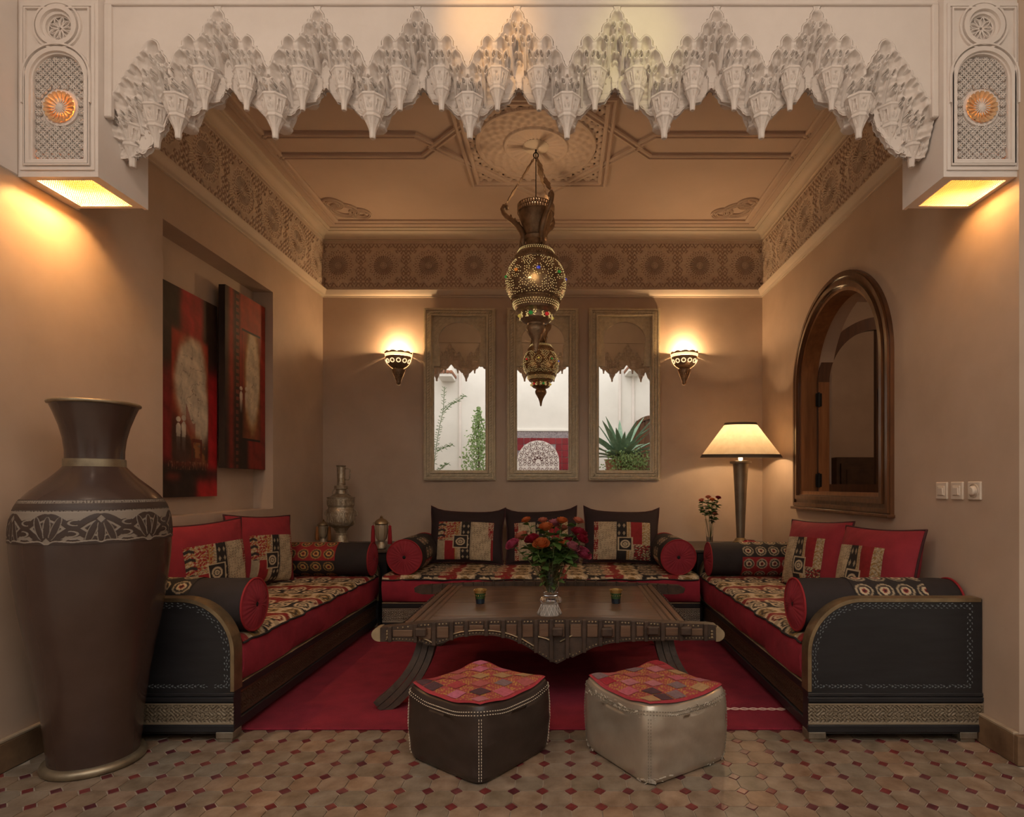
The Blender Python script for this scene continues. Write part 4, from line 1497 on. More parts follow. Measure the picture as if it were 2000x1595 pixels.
# ---------------------------------------------------------------- big vase
def vase_floor():
    c = (-1.896, 2.37)
    t = thing('floor_vase', 'tall brown amphora vase with engraved band standing on the tiles', 'vase', (*c, 0))
    c3 = (*c, 0)
    pr = [(.150, .02), (.152, .05), (.160, .149), (.172, .25), (.187, .372), (.209, .50), (.228, .594), (.245, .72), (.256, .82), (.2605, .90), (.261, .95), (.257, .99), (.245, 1.045), (.228, 1.078), (.196, 1.11), (.155, 1.14), (.122, 1.16), (.106, 1.18), (.100, 1.20)]
    z = np.array([p[1] for p in pr]); r = np.array([p[0] for p in pr])
    zz = np.linspace(.02, 1.2, 60)
    # smooth spline through the profile
    rr = np.interp(zz, z, r)
    for _ in range(6):
        rr[1:-1] = (rr[:-2] + 2 * rr[1:-1] + rr[2:]) / 4
    b = MB(); b.lathe(list(zip(rr, zz)), 72, c3, cap=False)
    b.build('body', M['vaseb'], t, 180)
    b = MB(); b.lathe([(.1, 1.2), (.0975, 1.22), (.098, 1.26), (.104, 1.31), (.116, 1.36), (.133, 1.41), (.147, 1.445), (.142, 1.445), (.128, 1.41), (.11, 1.36), (.096, 1.30), (.09, 1.2), (.08, 1.1)], 64, c3, cap=False)
    b.build('neck', M['vaseb'], t, 60)
    b = MB(); b.tube([(c[0] + .147 * cos(a), c[1] + .147 * sin(a), 1.449) for a in np.linspace(0, 2 * PI, 65)[:-1]], .0075, 8, closed=True)
    b.build('rim', M['gilt'], t, 180)
    b = MB(); b.lathe([(.1, 1.188), (.1035, 1.19), (.1025, 1.225), (.1, 1.227)], 64, c3, cap=False)
    b.build('neck_band', M['gilt'], t, 40)
    b = MB(); b.lathe([(.13, 0), (.165, 0), (.173, .008), (.175, .018), (.17, .029), (.158, .035), (.145, .035)], 64, c3, cap=False)
    b.build('foot_ring', M['gilt'], t, 60)
    # engraved band
    na, nz = 1200, 150
    A, Q = np.meshgrid(np.linspace(0, 2 * PI, na + 1)[:-1], np.linspace(0, 1, nz), indexing='ij')
    z0, z1 = .905, 1.068
    Z = z0 + (z1 - z0) * Q
    RR = np.interp(Z, zz, rr)
    dark, tan = np.array((.048, .029, .022)), np.array((.235, .19, .15))
    # five repeats; a lotus points up at ph=.25 and down at ph=.75; -y faces the viewer
    ph = np.mod((A + PI / 2 + R(-6.5)) / (2 * PI) * 5 + .75, 1)
    v = Q / .72                    # the lower part is the scroll band, rows of lines above it
    C = np.zeros(A.shape + (3,)) + dark
    cph = np.cos(2 * PI * (ph - .25))
    wave, wave2 = .50 + .37 * cph, .50 - .37 * cph
    low_edge = .07 + .05 * np.abs(np.sin(2 * PI * ph)) - .12 * np.exp(-((ph - .75) / .045) ** 2) - .06 * np.exp(-((ph - .25) / .035) ** 2)
    band = (v > low_edge) & (v < 1)
    s1, s2 = np.abs(v - wave) / (1 + 1.0 * np.abs(np.sin(2 * PI * (ph - .25)))), np.abs(v - wave2) / (1 + 1.0 * np.abs(np.sin(2 * PI * (ph - .25))))
    C = mixc(C, band & (v > np.maximum(wave, wave2) + .10), tan)
    C = mixc(C, band & (v < np.minimum(wave, wave2) - .09) & (v > low_edge + .07), tan)
    lens = band & (np.minimum(s1, s2) > .075)
    C = mixc(C, lens & (np.minimum(s1, s2) < .125), tan)
    for p0, up in ((.25, 1), (.75, -1)):
        x = (ph - p0) / .2
        y = (v - .46 + (.04 if up < 0 else 0)) * up
        reg = band & (np.abs(x) < .9) & (np.abs(y) < .48)
        for k in (-1, 0, 1):
            cx_ = k * (.16 + .62 * np.clip(.28 - y, 0, 1) ** .8)
            w_ = .15 * np.sqrt(np.clip(1 - ((y + .07) / .36) ** 2, 0, 1)) + .01
            C = mixc(C, reg & (np.abs(x - cx_) < w_ + .05) & (np.abs(y + .07) < .37), tan)
            C = mixc(C, reg & (np.abs(x - cx_) < w_) & (np.abs(y + .07) < .36), dark)
        dmd = np.abs(x) * .60 + np.abs(y - .33)
        C = mixc(C, reg & (dmd < .20), dark)
        C = mixc(C, reg & (dmd < .125), tan)
    for p0 in (0.0, .5):
        x = (np.mod(ph - p0 + .5, 1) - .5) / .085
        for vv_, sg in ((.64, 1), (.36, -1)):
            e_ = np.hypot(x, (v - vv_) / .13)
            C = mixc(C, band & (e_ < 1.0), dark)
            C = mixc(C, band & (np.abs(np.hypot(x - .25 * sg, (v - vv_ - .03 * sg) / .11) - .75) < .16) & (x * sg < .5), tan)
    C = mixc(C, (np.abs(v - low_edge) < .022), tan * 1.2)
    C = mixc(C, (Q > .705) & (Q < .735), tan * 1.1)
    C = mixc(C, (Q > .735) & (Q < .765) & (np.abs(scroll(A, Q * .3, 60)) < .5), tan * .8)
    C = mixc(C, (Q > .915) & (Q < .985), tan * .95)
    C = mixc(C, (Q > .92) & (Q < .98) & (np.abs(scroll(A, Q * .3, 70)) < .12), dark)
    rel = np.where(C[..., 0] > .1, -.0004, .0012)
    grid_obj('engraved_band', c[0] + (RR + .0012 + rel) * np.cos(A), c[1] + (RR + .0012 + rel) * np.sin(A), Z, M['vaseband'], t, C, wrap=True)


vase_floor()

# ---------------------------------------------------------------- coffee table
ct = thing('coffee_table', 'carved dark wooden coffee table with studded apron on the red rug', 'table', (-.09, 3.45, .011))
TZ = .42
xl, xr = -.80, .63
for i in range(6):
    y0 = 2.945 + i * .187
    b = MB(); b.bbox(xl + .10 + rng.uniform(-.004, .004), xr - .10, y0, y0 + .184, TZ - .03, TZ + rng.uniform(-.002, .002), .0035)
    b.build('plank', M['tablew'], ct)
for sx, x0 in ((-1, xl), (1, xr)):
    for k in range(3):
        xa = x0 - sx * (.003 + k * .036)
        xb_ = xa - sx * .034
        b = MB(); b.bbox(min(xa, xb_), max(xa, xb_), 2.93, 4.075, TZ - .04, TZ + .006 + .006 * (k == 0), .006)
        b.build('side_rail', M['tablew'], ct)
    b = MB()
    for i in range(22):
        y = 2.96 + i * .052
        b.bbox(min(x0 - sx * .002, x0 + sx * .006), max(x0 - sx * .002, x0 + sx * .006), y, y + .02, TZ - .02, TZ + .014, .002)
    b.build('rail_notches', M['tabled'], ct, kind='stuff')
# front apron: outline traced in photo pixels, built at its own depth and thickness
YF = 2.88
cz = lambda px, py: ((px - VX) * YF / F, EYE - (py - VY) * YF / F)
topp = [(741, 1226), (760, 1224), (820, 1217), (908, 1212), (1000, 1210), (1088, 1209), (1170, 1210), (1245, 1213), (1330, 1217), (1385, 1219), (1400, 1221)]
botp = [(1400, 1250), (1385, 1250), (1300, 1250), (1228, 1252), (1192, 1256), (1160, 1264), (1135, 1276), (1118, 1284), (1111, 1281), (1104, 1288), (1088, 1296), (1072, 1289), (1046, 1273), (1021, 1258), (995, 1247), (965, 1241), (930, 1240), (896, 1244), (870, 1253), (850, 1259), (835, 1260), (822, 1254), (780, 1252), (741, 1253)]
b = MB(); b.prism([cz(*p) for p in topp + botp], FXZ, YF, YF + .06)
ap = b.build('front_apron', M['tabled'], ct)
tx = [p[0] for p in topp]; ty = [p[1] for p in topp]
bx = [p[0] for p in botp[::-1]]; by = [p[1] for p in botp[::-1]]
sp = [762, 812, 848, 882, 911, 950, 983, 1015, 1047, 1077, 1108, 1141, 1173, 1206, 1237, 1262, 1294, 1330, 1378]
studs, knob, fill = MB(), MB(), MB()
for i, px in enumerate(sp):
    ya, yb_ = np.interp(px, tx, ty), np.interp(px, bx, by)
    (x0, z1), (x1, z0) = cz(px - 4, ya - 1), cz(px + 4, yb_ + .5)
    b = MB(); b.bbox(x0, x1, YF - .012, YF + .01, z0, z1, .003)
    b.build('apron_rib', M['tabled'], ct)
    if i < len(sp) - 1:
        nx_ = sp[i + 1]
        m = (px + nx_) / 2
        for k in (-1, 0, 1):
            p = m + k * (nx_ - px) * .2
            x, z = cz(p, np.interp(p, tx, ty) + 4)
            studs.lathe([(.0055, 0), (.004, -.004), (0, -.006)], 6, (x, YF, z), 'y', cap=False)
        ym = np.interp(m, bx, by)
        (xa, za), (xb2, zb2) = cz(px + 5.5, np.interp(m, tx, ty) + 9), cz(nx_ - 5.5, min(ym - 9, np.interp(m, tx, ty) + 34))
        if za - zb2 > .02:
            fill.bbox(xa, xb2, YF - .006, YF + .004, zb2, za, .003)
    if i in (1, 9, 12, 15, 17):
        x, z = cz(px + (12 if i != 17 else 8), (ya + yb_) / 2 - 4 if yb_ - ya < 60 else ya + 22)
        knob.bbox(x - .028, x + .028, YF - .035, YF, z - .022, z + .02, .006)
for px in np.arange(755, 1398, 6.5):
    yb_ = np.interp(px, bx, by) - 4.5
    x, z = cz(px, yb_)
    studs.lathe([(.005, 0), (.0035, -.004), (0, -.005)], 6, (x, YF, z), 'y', cap=False)
for px in (757, 1390):
    for q in (.25, .5, .75):
        x, z = cz(px, 1226 + q * 24)
        studs.lathe([(.008, 0), (.006, -.006), (0, -.008)], 8, (x, YF - .001, z), 'y', cap=False)
studs.build('stud_row', M['brass'], ct, kind='stuff')
knob.build('apron_block', M['tabled'], ct)
fill.build('apron_panel', M['tablew'], ct)
b = MB()
for a_, c_ in ((880, 945), (945, 1010), (1010, 1046)):
    p = [(px, np.interp(px, bx, by) - 10) for px in np.linspace(a_, c_, 8)]
    b.tube([(cz(*q)[0], YF - .002, cz(*q)[1]) for q in p], .006, 6)
for pts_ in ([(1049, 1242), (1066, 1246), (1080, 1252)], [(1094, 1252), (1106, 1246), (1118, 1240)], [(820, 1244), (835, 1249), (848, 1256)]):
    b.tube([(cz(*q)[0], YF - .003, cz(*q)[1]) for q in pts_], .0055, 6)
b.build('metal_strapping', M['brass'], ct, 60)
for px, s in ((741, -1), (1400, 1)):
    x, _ = cz(px, 0)
    zc = (cz(0, 1225)[1] + cz(0, 1252)[1]) / 2
    hh = (cz(0, 1225)[1] - cz(0, 1252)[1]) / 2
    pp = [(x - s * .005, zc - hh), (x - s * .005, zc + hh)] + [(x + s * (.038 * sin(R(a))), zc + hh * cos(R(a))) for a in range(0, 181, 18)]
    b = MB(); b.prism(pp, FXZ, YF - .006, YF + .066)
    b.build('end_cap', M['caps'], ct)
# back beam
b = MB()
YBk = 4.08
n = 16
pp = []
for i in range(n + 1):
    f_ = i / n
    pp.append((-1.0 + 1.82 * f_, TZ + .0 + .028 * sin(PI * f_)))
pp = pp + [(.86, TZ - .02), (.85, TZ - .05), (.80, TZ - .06)] + [(-.98, TZ - .06), (-1.03, TZ - .045), (-1.035, TZ - .015)]
b.prism(pp, FXZ, YBk, YBk + .06)
b.build('back_beam', M['tabled'], ct)
b = MB()
for i in range(24):
    x = -.92 + i * .072
    b.bbox(x, x + .012, YBk - .006, YBk + .02, TZ - .05, TZ + .012 + .028 * sin(PI * i / 23), .002)
b.build('back_beam_ribs', M['tabled'], ct, kind='stuff')
# curved splayed legs
for sx in (-1, 1):
    for y0, sy in ((2.99, -1), (4.0, 1)):
        cxm = -.085
        top_x, bot_x = cxm + sx * .60, cxm + sx * .80
        P = []
        for f_ in np.linspace(0, 1, 14):
            bend = sin(f_ * PI * .5)
            P.append((top_x + sx * (.01 * f_ + .21 * (f_ ** 2.2)), y0 + sy * (.0 + .07 * f_), TZ - .05 - (TZ - .05 - .012) * f_))
        b = MB()
        for k in (-1, 0, 1):
            vs, fs = [], []
            for i, p in enumerate(P):
                tt = Vector(P[min(i + 1, 13)]) - Vector(P[max(i - 1, 0)])
                tt.normalize()
                nn = Vector((tt.z, 0, -tt.x)); nn.normalize()
                ce_ = Vector(p) + nn * k * .032
                for a_, c_ in ((-.0145, -.035), (.0145, -.035), (.0145, .035), (-.0145, .035)):
                    v_ = ce_ + nn * a_ + Vector((0, 1, 0)) * (c_ - (.006 if k == 0 and c_ < 0 else 0))
                    vs.append((v_.x, v_.y, max(v_.z, .0115)))
            for i in range(13):
                for j in range(4):
                    fs.append((i * 4 + j, i * 4 + (j + 1) % 4, i * 4 + 4 + (j + 1) % 4, i * 4 + 4 + j))
            fs += [(0, 1, 2, 3), (52, 53, 54, 55)]
            b.add(vs, fs)
        b.build('leg', M['tabled'], ct)
b = MB(); b.bbox(xl + .03, xr - .03, 3.0, 4.05, TZ - .065, TZ - .031, .003)
b.build('underframe', M['tabled'], ct)


# ---------------------------------------------------------------- poufs
def pouf(label, c, yaw, a, h, m, seed, cloth_rot=0, worn=False):
    t = thing('pouf', label, 'pouf', (c[0], c[1], 0), (0, 0, yaw), 'leather poufs in front of the table', world=False)
    r0 = np.random.default_rng(seed)
    na, nz = 132, 30

    def sq(th, e=.24):
        return a / (np.abs(np.cos(th)) ** (2 / e) + np.abs(np.sin(th)) ** (2 / e)) ** (e / 2)
    prof = [(.0, .0), (.90, .0), (.955, .008), (.985, .03), (1.0, .08), (1.015, .14), (1.012, .2), (1.0, h - .045), (.985, h - .02), (.955, h - .004), (.90, h + .003), (.6, h + .008), (.0, h + .010)]
    pz = np.array(prof)
    tt = np.linspace(0, len(prof) - 1, 56)
    k_ = np.interp(tt, np.arange(len(prof)), pz[:, 0]); z_ = np.interp(tt, np.arange(len(prof)), pz[:, 1])
    TH, K = np.meshgrid(np.linspace(0, 2 * PI, na + 1)[:-1], k_, indexing='ij')
    Z = np.zeros_like(TH) + z_[None, :]
    RR = sq(TH) * K
    side = (Z > .02) & (Z < h - .03) & (K > .9)
    wr_ = .0022 * np.sin(Z * 48 + 3 * np.sin(2 * TH + seed) + TH) * np.sin(TH * 3 + seed) + .0012 * np.sin(Z * 95 + 7 * np.cos(TH * 2 + seed)) * np.sin(5 * TH)
    RR = RR + np.where(side, wr_, 0)
    # corners stand a little proud of the top edge, edges sag
    cor = np.abs(np.sin(2 * TH)) ** 6
    Z = Z + np.where(Z > h - .05, (cor * .012 - .010 * (1 - cor)) * np.clip(K, 0, 1) ** 3, 0)
    body = grid_obj('leather_body', RR * np.cos(TH), RR * np.sin(TH), Z, m, t, wrap=True, world=False)
    # seams and stitches
    b = MB()
    for q in range(4):
        th = PI / 4 + q * PI / 2
        for s_ in (-1, 1):
            for i in range(20):
                z = .02 + (h - .06) * i / 19
                kz = np.interp(z, pz[1:9, 1], pz[1:9, 0])
                th2 = th + s_ * .016
                r_ = float(sq(np.array(th2))) * kz + .003
                d = Vector((cos(th2), sin(th2), 0))
                b.obox(d * (r_ - .0012) + Vector((0, 0, z)), d * .0018, (0, 0, .0030), Vector((-d.y, d.x, 0)) * .0012)
    for ring_, kk, zoff in ((0, .995, -.034), (1, .985, -.022)):
        for i in range(150):
            th = 2 * PI * i / 150
            cr = abs(sin(2 * th)) ** 6
            r_ = float(sq(np.array(th))) * kk + .0032
            d = Vector((cos(th), sin(th), 0))
            b.obox(d * r_ + Vector((0, 0, h + zoff + cr * .012 - .010 * (1 - cr))), d * .0018, Vector((-d.y, d.x, 0)) * .0026, (0, 0, .0011))
    b.build('stitching', M['thread2'] if worn else M['thread'], t, world=False, kind='stuff')
    if worn:
        b = MB()
        for i in range(240):
            th = r0.uniform(0, 2 * PI)
            if r0.random() < .6:
                zz = h - .035 + r0.normal(0, .008)
            else:
                th = PI / 4 + r0.integers(0, 4) * PI / 2 + r0.normal(0, .12); zz = r0.uniform(.006, .03)
            r_ = float(sq(np.array(th))) * np.interp(zz, pz[1:9, 1], pz[1:9, 0]) + .0012
            d = Vector((cos(th), sin(th), 0)); e = Vector((-d.y, d.x, 0))
            e2 = (e + Vector((0, 0, r0.normal(0, .35)))).normalized()
            b.obox(d * r_ + Vector((0, 0, zz)), d * .0012, e2 * r0.uniform(.003, .011), d.cross(e2) * r0.uniform(.0008, .0024))
        b.build('worn_cracks', M['silverworn'], t, world=False, kind='stuff')
    # patchwork cloth: a red ground with separate patches sewn on
    A = a * .985

    def top(x, y, e=0):
        th = np.arctan2(y, x)
        k = np.hypot(x, y) / sq(th)
        cor = np.abs(np.sin(2 * th)) ** 6
        z = np.interp(k, [0, .6, .9, .955, .985, 1.02], [h + .012, h + .010, h + .006, h + .001, h - .012, h - .03])
        return z + (cor * .013 - .009 * (1 - cor)) * np.clip(k, 0, 1) ** 3 + .004 + e + .0015 * np.sin(x * 40 + seed) * np.sin(y * 37)
    n = 60
    q = np.linspace(-A, A, n)
    X, Y = np.meshgrid(q, q, indexing='ij')
    def warp(X, Y):
        f_ = 1 - .045 * (1 - (np.abs(Y) / A) ** 2) * (np.abs(X) / A) ** 3
        g_ = 1 - .045 * (1 - (np.abs(X) / A) ** 2) * (np.abs(Y) / A) ** 3
        cr = 1 - .105 * (np.abs(X * Y) / (A * A)) ** 3
        return X * f_ * cr, Y * g_ * cr
    Xw, Yw = warp(X, Y)
    gold = (np.abs(scroll(X, Y, 190)) < .16) & (np.maximum(np.abs(X), np.abs(Y)) < A * .93)
    C = np.zeros(X.shape + (3,)) + np.array((.36, .035, .05))
    C = mixc(C, (np.maximum(np.abs(X), np.abs(Y)) < A * .93), np.array((.34, .06, .06)))
    C = mixc(C, gold, np.array((.46, .25, .06)))
    ground = grid_obj('patchwork_top', Xw, Yw, top(Xw, Yw), M['fab'], t, C, world=False)
    pal = [(.48, .11, .15), (.46, .16, .19), (.34, .02, .035), (.42, .25, .12), (.22, .14, .15), (.40, .10, .10), (.09, .04, .05), (.5, .14, .22), (.38, .05, .06)]
    pms = [mat('patch_cloth_%s' % 'abcdefghi'[i], c_, .85, var=tuple(x * .7 for x in c_), var_scale=60, bump=.2, bump_scale=200) for i, c_ in enumerate(pal)] if 'patch_mats' not in M else M['patch_mats']
    M['patch_mats'] = pms
    N = 6
    for i in range(N):
        for j in range(N):
            edge_ = i in (0, N - 1) or j in (0, N - 1)
            if (i + j) % 2 and not (edge_ and (i + j) % 4 == 1 and r0.random() < .4): continue
            s = 2 * A * .93 / N
            cx_, cy_ = -A * .93 + s * (i + .5), -A * .93 + s * (j + .5)
            hs = s * r0.uniform(.42, .5)
            qx, qy = np.meshgrid(np.linspace(-hs, hs, 6), np.linspace(-hs, hs, 6), indexing='ij')
            ro = r0.normal(0, .06)
            px_, py_ = cx_ + qx * cos(ro) - qy * sin(ro), cy_ + qx * sin(ro) + qy * cos(ro)
            px_, py_ = warp(np.clip(px_, -A * .97, A * .97), np.clip(py_, -A * .97, A * .97))
            grid_obj('patch', px_, py_, top(px_, py_, .0022), pms[r0.integers(0, len(pms))], ground, world=False)
    return t


pouf('dark brown stitched leather pouf with a red patchwork top', (-.345, 2.455), R(45 + 8), .222, .288, M['leather'], 3)
pouf('worn silver leather pouf with a red patchwork top', (.385, 2.45), R(45 - 12), .222, .290, M['silverl'], 8, worn=True)
# ---------------------------------------------------------------- mirrors
YAW = R(1.38)
SM = F / 5.33


def mirror(label, px0, px1):
    cx = ((px0 + px1) / 2 - VX) / SM
    zc = EYE + (VY - 769.5) / SM
    W, H = 139.5 / SM, 336 / SM
    t = thing('wall_mirror', label, 'mirror', (cx, 5.34, zc), (0, 0, YAW), 'three carved mirrors in a row', world=False)
    w2, h2 = W / 2, H / 2
    bw = 19.5 / SM
    # picture-frame moulding: nested rings with different projections
    steps = [(0, .016, -.014), (.014, .026, -.034), (.024, .032, -.020), (.030, .060, -.028), (.058, .066, -.018), (.064, .076, -.044), (.074, .080, -.030), (.078, bw, -.012)]
    for a, c, d in steps:
        plate('frame_moulding', [rect(-w2 + a, w2 - a, -h2 + a, h2 - a), rect(-w2 + c, w2 - c, -h2 + c, h2 - c)], FXZ, d, .012, M['frame'], t, world=False)
    b = MB()
    r_ = .045
    for s in (-1, 1):
        for i in range(60):
            z = -h2 + r_ + (H - 2 * r_) * i / 59
            b.obox((s * (w2 - r_), -.030, z), (.0085, 0, .007), (0, .007, 0), (-.003, 0, .0042))
        for i in range(24):
            x = -w2 + r_ + (W - 2 * r_) * i / 23
            b.obox((x, -.030, s * (h2 - r_)), (.009, 0, .006), (0, .007, 0), (-.003, 0, .0055))
    b.build('braid_carving', M['frame'], t, world=False, kind='stuff')
    # arched spandrel board across the top
    ix = w2 - bw + .004
    zt = h2 - bw * .78
    zb = EYE + (VY - 715) / SM - zc
    za = EYE + (VY - 664) / SM - zc
    r0 = 41.5 / SM
    hole = [(-r0 * 1.0, zb - .02), ] + [(-r0 * .93, zb), (-r0 * .93, za - .07)] + [(r0 * cos(a), za + r0 * .86 * sin(a)) for a in np.linspace(PI * 1.1, -PI * .1, 34)] + [(r0 * .93, za - .07), (r0 * .93, zb), (r0, zb - .02)]
    plate('spandrel', [[(-ix, zb)] + [(-r0 * .93, zb), (-r0 * .93, za - .07)] + [(r0 * cos(a), za + r0 * .86 * sin(a)) for a in np.linspace(PI * 1.1, -PI * .1, 34)] + [(r0 * .93, za - .07), (r0 * .93, zb)] + [(ix, zb), (ix, zt), (-ix, zt)]], FXZ, -.012, .004, M['frame'], t, world=False)
    b = MB()
    for s in (-1, 1):
        for i in range(5):
            for j in range(7):
                x, z = s * (ix - .02 - i * .04), zt - .02 - j * .034
                if abs(x) < ix and math.hypot(x, z - za) > r0 * 1.12 and z > za - .02:
                    b.obox((x, -.0135, z), (.012, 0, .008), (0, .003, 0), (-.006, 0, .009))
    b.build('spandrel_carving', M['frame'], t, world=False, kind='stuff')
    plate('glass', [rect(-w2 + .06, w2 - .06, -h2 + .06, h2 - .06)], FXZ, .004, .008, M['mirror'], t, world=False)
    return t


mirror('carved mirror reflecting the shrub and vine, beside the sconce above the samovar', 828, 967)
mirror('middle carved mirror, directly behind the hanging lantern', 989.5, 1130.5)
mirror('carved mirror reflecting the agave pot, beside the sconce above the lamp', 1150, 1290)


# ---------------------------------------------------------------- sconces
def sconce(label, cx):
    d = 5.30
    z1 = 2.335
    t = thing('wall_sconce', label, 'wall lamp', (cx, YB, z1), group='brass bowl sconces beside the mirrors')
    A0, A1 = PI, 2 * PI
    c = (cx, YB - .002, 0)
    bowl = [(.118, z1 - .038), (.112, z1 - .07), (.098, z1 - .10), (.078, z1 - .122), (.058, z1 - .135), (.046, z1 - .14)]
    b = MB(); b.lathe(bowl, 32, c, a0=A0, a1=A1)
    b.build('bowl', M['bronze'], t, 180)
    b = MB(); b.lathe([(.118, z1 - .036), (.1215, z1 - .026), (.1225, z1 - .014)], 32, c, a0=A0, a1=A1)
    b.build('lit_band', M['amber'], t, 180)
    b = MB()
    n = 72
    vs, fs = [], []
    for i in range(n + 1):
        a = A0 + PI * i / n
        h = .010 + .010 * abs(sin(i / n * PI * 5.5))
        for r, z in ((.1235, z1 - .014), (.127, z1 - .014 + h)):
            vs.append((c[0] + r * cos(a), c[1] + r * sin(a), z))
    for i in range(n): fs.append((2 * i, 2 * i + 2, 2 * i + 3, 2 * i + 1))
    b.add(vs, fs)
    b.build('scalloped_rim', M['bronze'], t)
    for k in range(6):
        a = A0 + PI * (k + .5) / 6
        n_ = Vector((cos(a), sin(a), 0)); e = Vector((-sin(a), cos(a), 0)); u_ = Vector((0, 0, 1)) * .92 - n_ * -.35
        ctr = Vector((c[0], c[1], z1 - .083)) + n_ * .1085
        u_ = Vector((n_.x * .45, n_.y * .45, .9)).normalized()
        b = MB(); b.tube([ctr + e * (.018 * cos(q)) + u_ * (.018 * sin(q)) for q in np.linspace(0, 2 * PI, 21)[:-1]], .0042, 5, closed=True)
        b.build('pierced_ring', M['amber'], t, 180)
    low = [(.046, z1 - .14), (.056, z1 - .147), (.058, z1 - .16), (.05, z1 - .185), (.042, z1 - .205), (.03, z1 - .235), (.02, z1 - .258), (.022, z1 - .268), (.017, z1 - .285), (.0, z1 - .29)]
    b = MB(); b.lathe(low, 24, c, a0=A0, a1=A1)
    b.build('finial', M['bronze'], t, 60)
    b = MB()
    for j, (r, z) in enumerate(((.057, z1 - .155), (.048, z1 - .192), (.034, z1 - .228))):
        for k in range(7):
            a = A0 + PI * (k + .5) / 7
            b.lathe([(0, -.004), (.004, 0), (0, .004)], 6, (c[0] + r * cos(a), c[1] + r * sin(a), z), cap=False)
    b.build('bead_studs', M['pewter'], t, kind='stuff')
    b = MB(); b.lathe([(0, z1 - .06), (.016, z1 - .05), (.02, z1 - .025), (.012, z1), (0, z1 + .006)], 12, (cx, YB - .075, 0), cap=False)
    b.build('bulb', M['bulb'], t, 180)
    point('sconce_light', (cx, YB - .075, z1 - .002), SCW, (1, .65, .33), .022)


SCW = 16.5
sconce('brass bowl wall sconce between the samovar and the row of mirrors', -1.503)
sconce('brass bowl wall sconce between the row of mirrors and the table lamp', 1.122)

# ---------------------------------------------------------------- hanging lantern
LC = (-.18, 4.0)
lz = lambda y: EYE + (VY - y) / 285.0
t = lan = thing('hanging_lantern', 'large pierced brass lantern hanging from the ceiling above the table', 'lantern', (LC[0], LC[1], lz(690)))
c3 = (*LC, 0)
pw = lambda lst: [(w_ / 285.0, lz(y)) for w_, y in lst]
b = MB(); b.lathe(pw([(34, 417), (33, 424), (27, 440), (21, 456), (20, 461), (23, 464), (22, 468), (19, 471), (19, 482), (22, 485)]) , 48, c3, cap=False)
b.build('cup', M['bronze'], lan, 40)
b = MB()
for i in range(44):
    a = 2 * PI * i / 44
    for (r, z0, z1) in ((35.5 / 285, lz(409.5), lz(403.5)), (35 / 285, lz(416), lz(410.5))):
        off = PI / 44 if z1 == lz(410.5) else 0
        p = Vector((LC[0] + r * cos(a + off), LC[1] + r * sin(a + off), (z0 + z1) / 2))
        b.obox(p, Vector((cos(a), sin(a), 0)) * .003, Vector((-sin(a), cos(a), 0)) * .0042, (0, 0, .011))
for y in (403, 410, 417):
    b.tube([(LC[0] + 35.3 / 285 * cos(a), LC[1] + 35.3 / 285 * sin(a), lz(y)) for a in np.linspace(0, 2 * PI, 41)[:-1]], .0045, 5, closed=True)
b.build('pierced_collar', M['bronze'], lan)
b = MB(); b.lathe(pw([(22, 485), (30, 489), (33, 493), (38, 499), (41, 504), (43, 510), (42, 514)]), 56, c3, cap=False)
b.build('upper_collar', M['bronze'], lan, 40)
gp = [(42, 513), (48, 519), (53, 528), (57, 541), (58.5, 554), (57.5, 565), (54, 575), (49, 582), (45, 585)]
b = MB(); b.lathe(pw(gp), 64, c3, cap=False)
b.build('globe', M['bronze'], lan, 180)
b = MB(); b.lathe(pw([(45, 584), (46.5, 588), (43, 592), (44, 597), (41, 603), (39, 607), (34, 610), (30, 612), (31, 618), (30, 624), (25, 629), (17, 632), (16, 635), (18, 638), (19, 643), (18, 648), (13, 656), (8, 665), (5, 674), (3.5, 682), (3, 687), (0, 690)]), 48, c3, cap=False)
b.build('finial', M['bronze'], lan, 30)
# rows of embossed studs and lit pierced holes
gy = np.array([q[1] for q in gp], float); gr = np.array([q[0] for q in gp], float)


def on(y, a, e=0.0):
    r = np.interp(y, gy, gr) / 285.0 + e
    return Vector((LC[0] + r * cos(a), LC[1] + r * sin(a), lz(y)))


b = MB()
for y, r in ((505, 42), (588, 47.5)):
    for i in range(52):
        a = 2 * PI * i / 52
        b.lathe([(0, -.006), (.006, 0), (0, .006)], 6, (LC[0] + r / 285 * cos(a), LC[1] + r / 285 * sin(a), lz(y)), cap=False)
b.build('stud_ring', M['bronze'], lan, kind='stuff')
b = MB()


def bead(p, s=.0036):
    v = [(p[0] + s, p[1], p[2]), (p[0] - s, p[1], p[2]), (p[0], p[1] + s, p[2]), (p[0], p[1] - s, p[2]), (p[0], p[1], p[2] + s), (p[0], p[1], p[2] - s)]
    b.add(v, [(0, 2, 4), (2, 1, 4), (1, 3, 4), (3, 0, 4), (2, 0, 5), (1, 2, 5), (3, 1, 5), (0, 3, 5)])


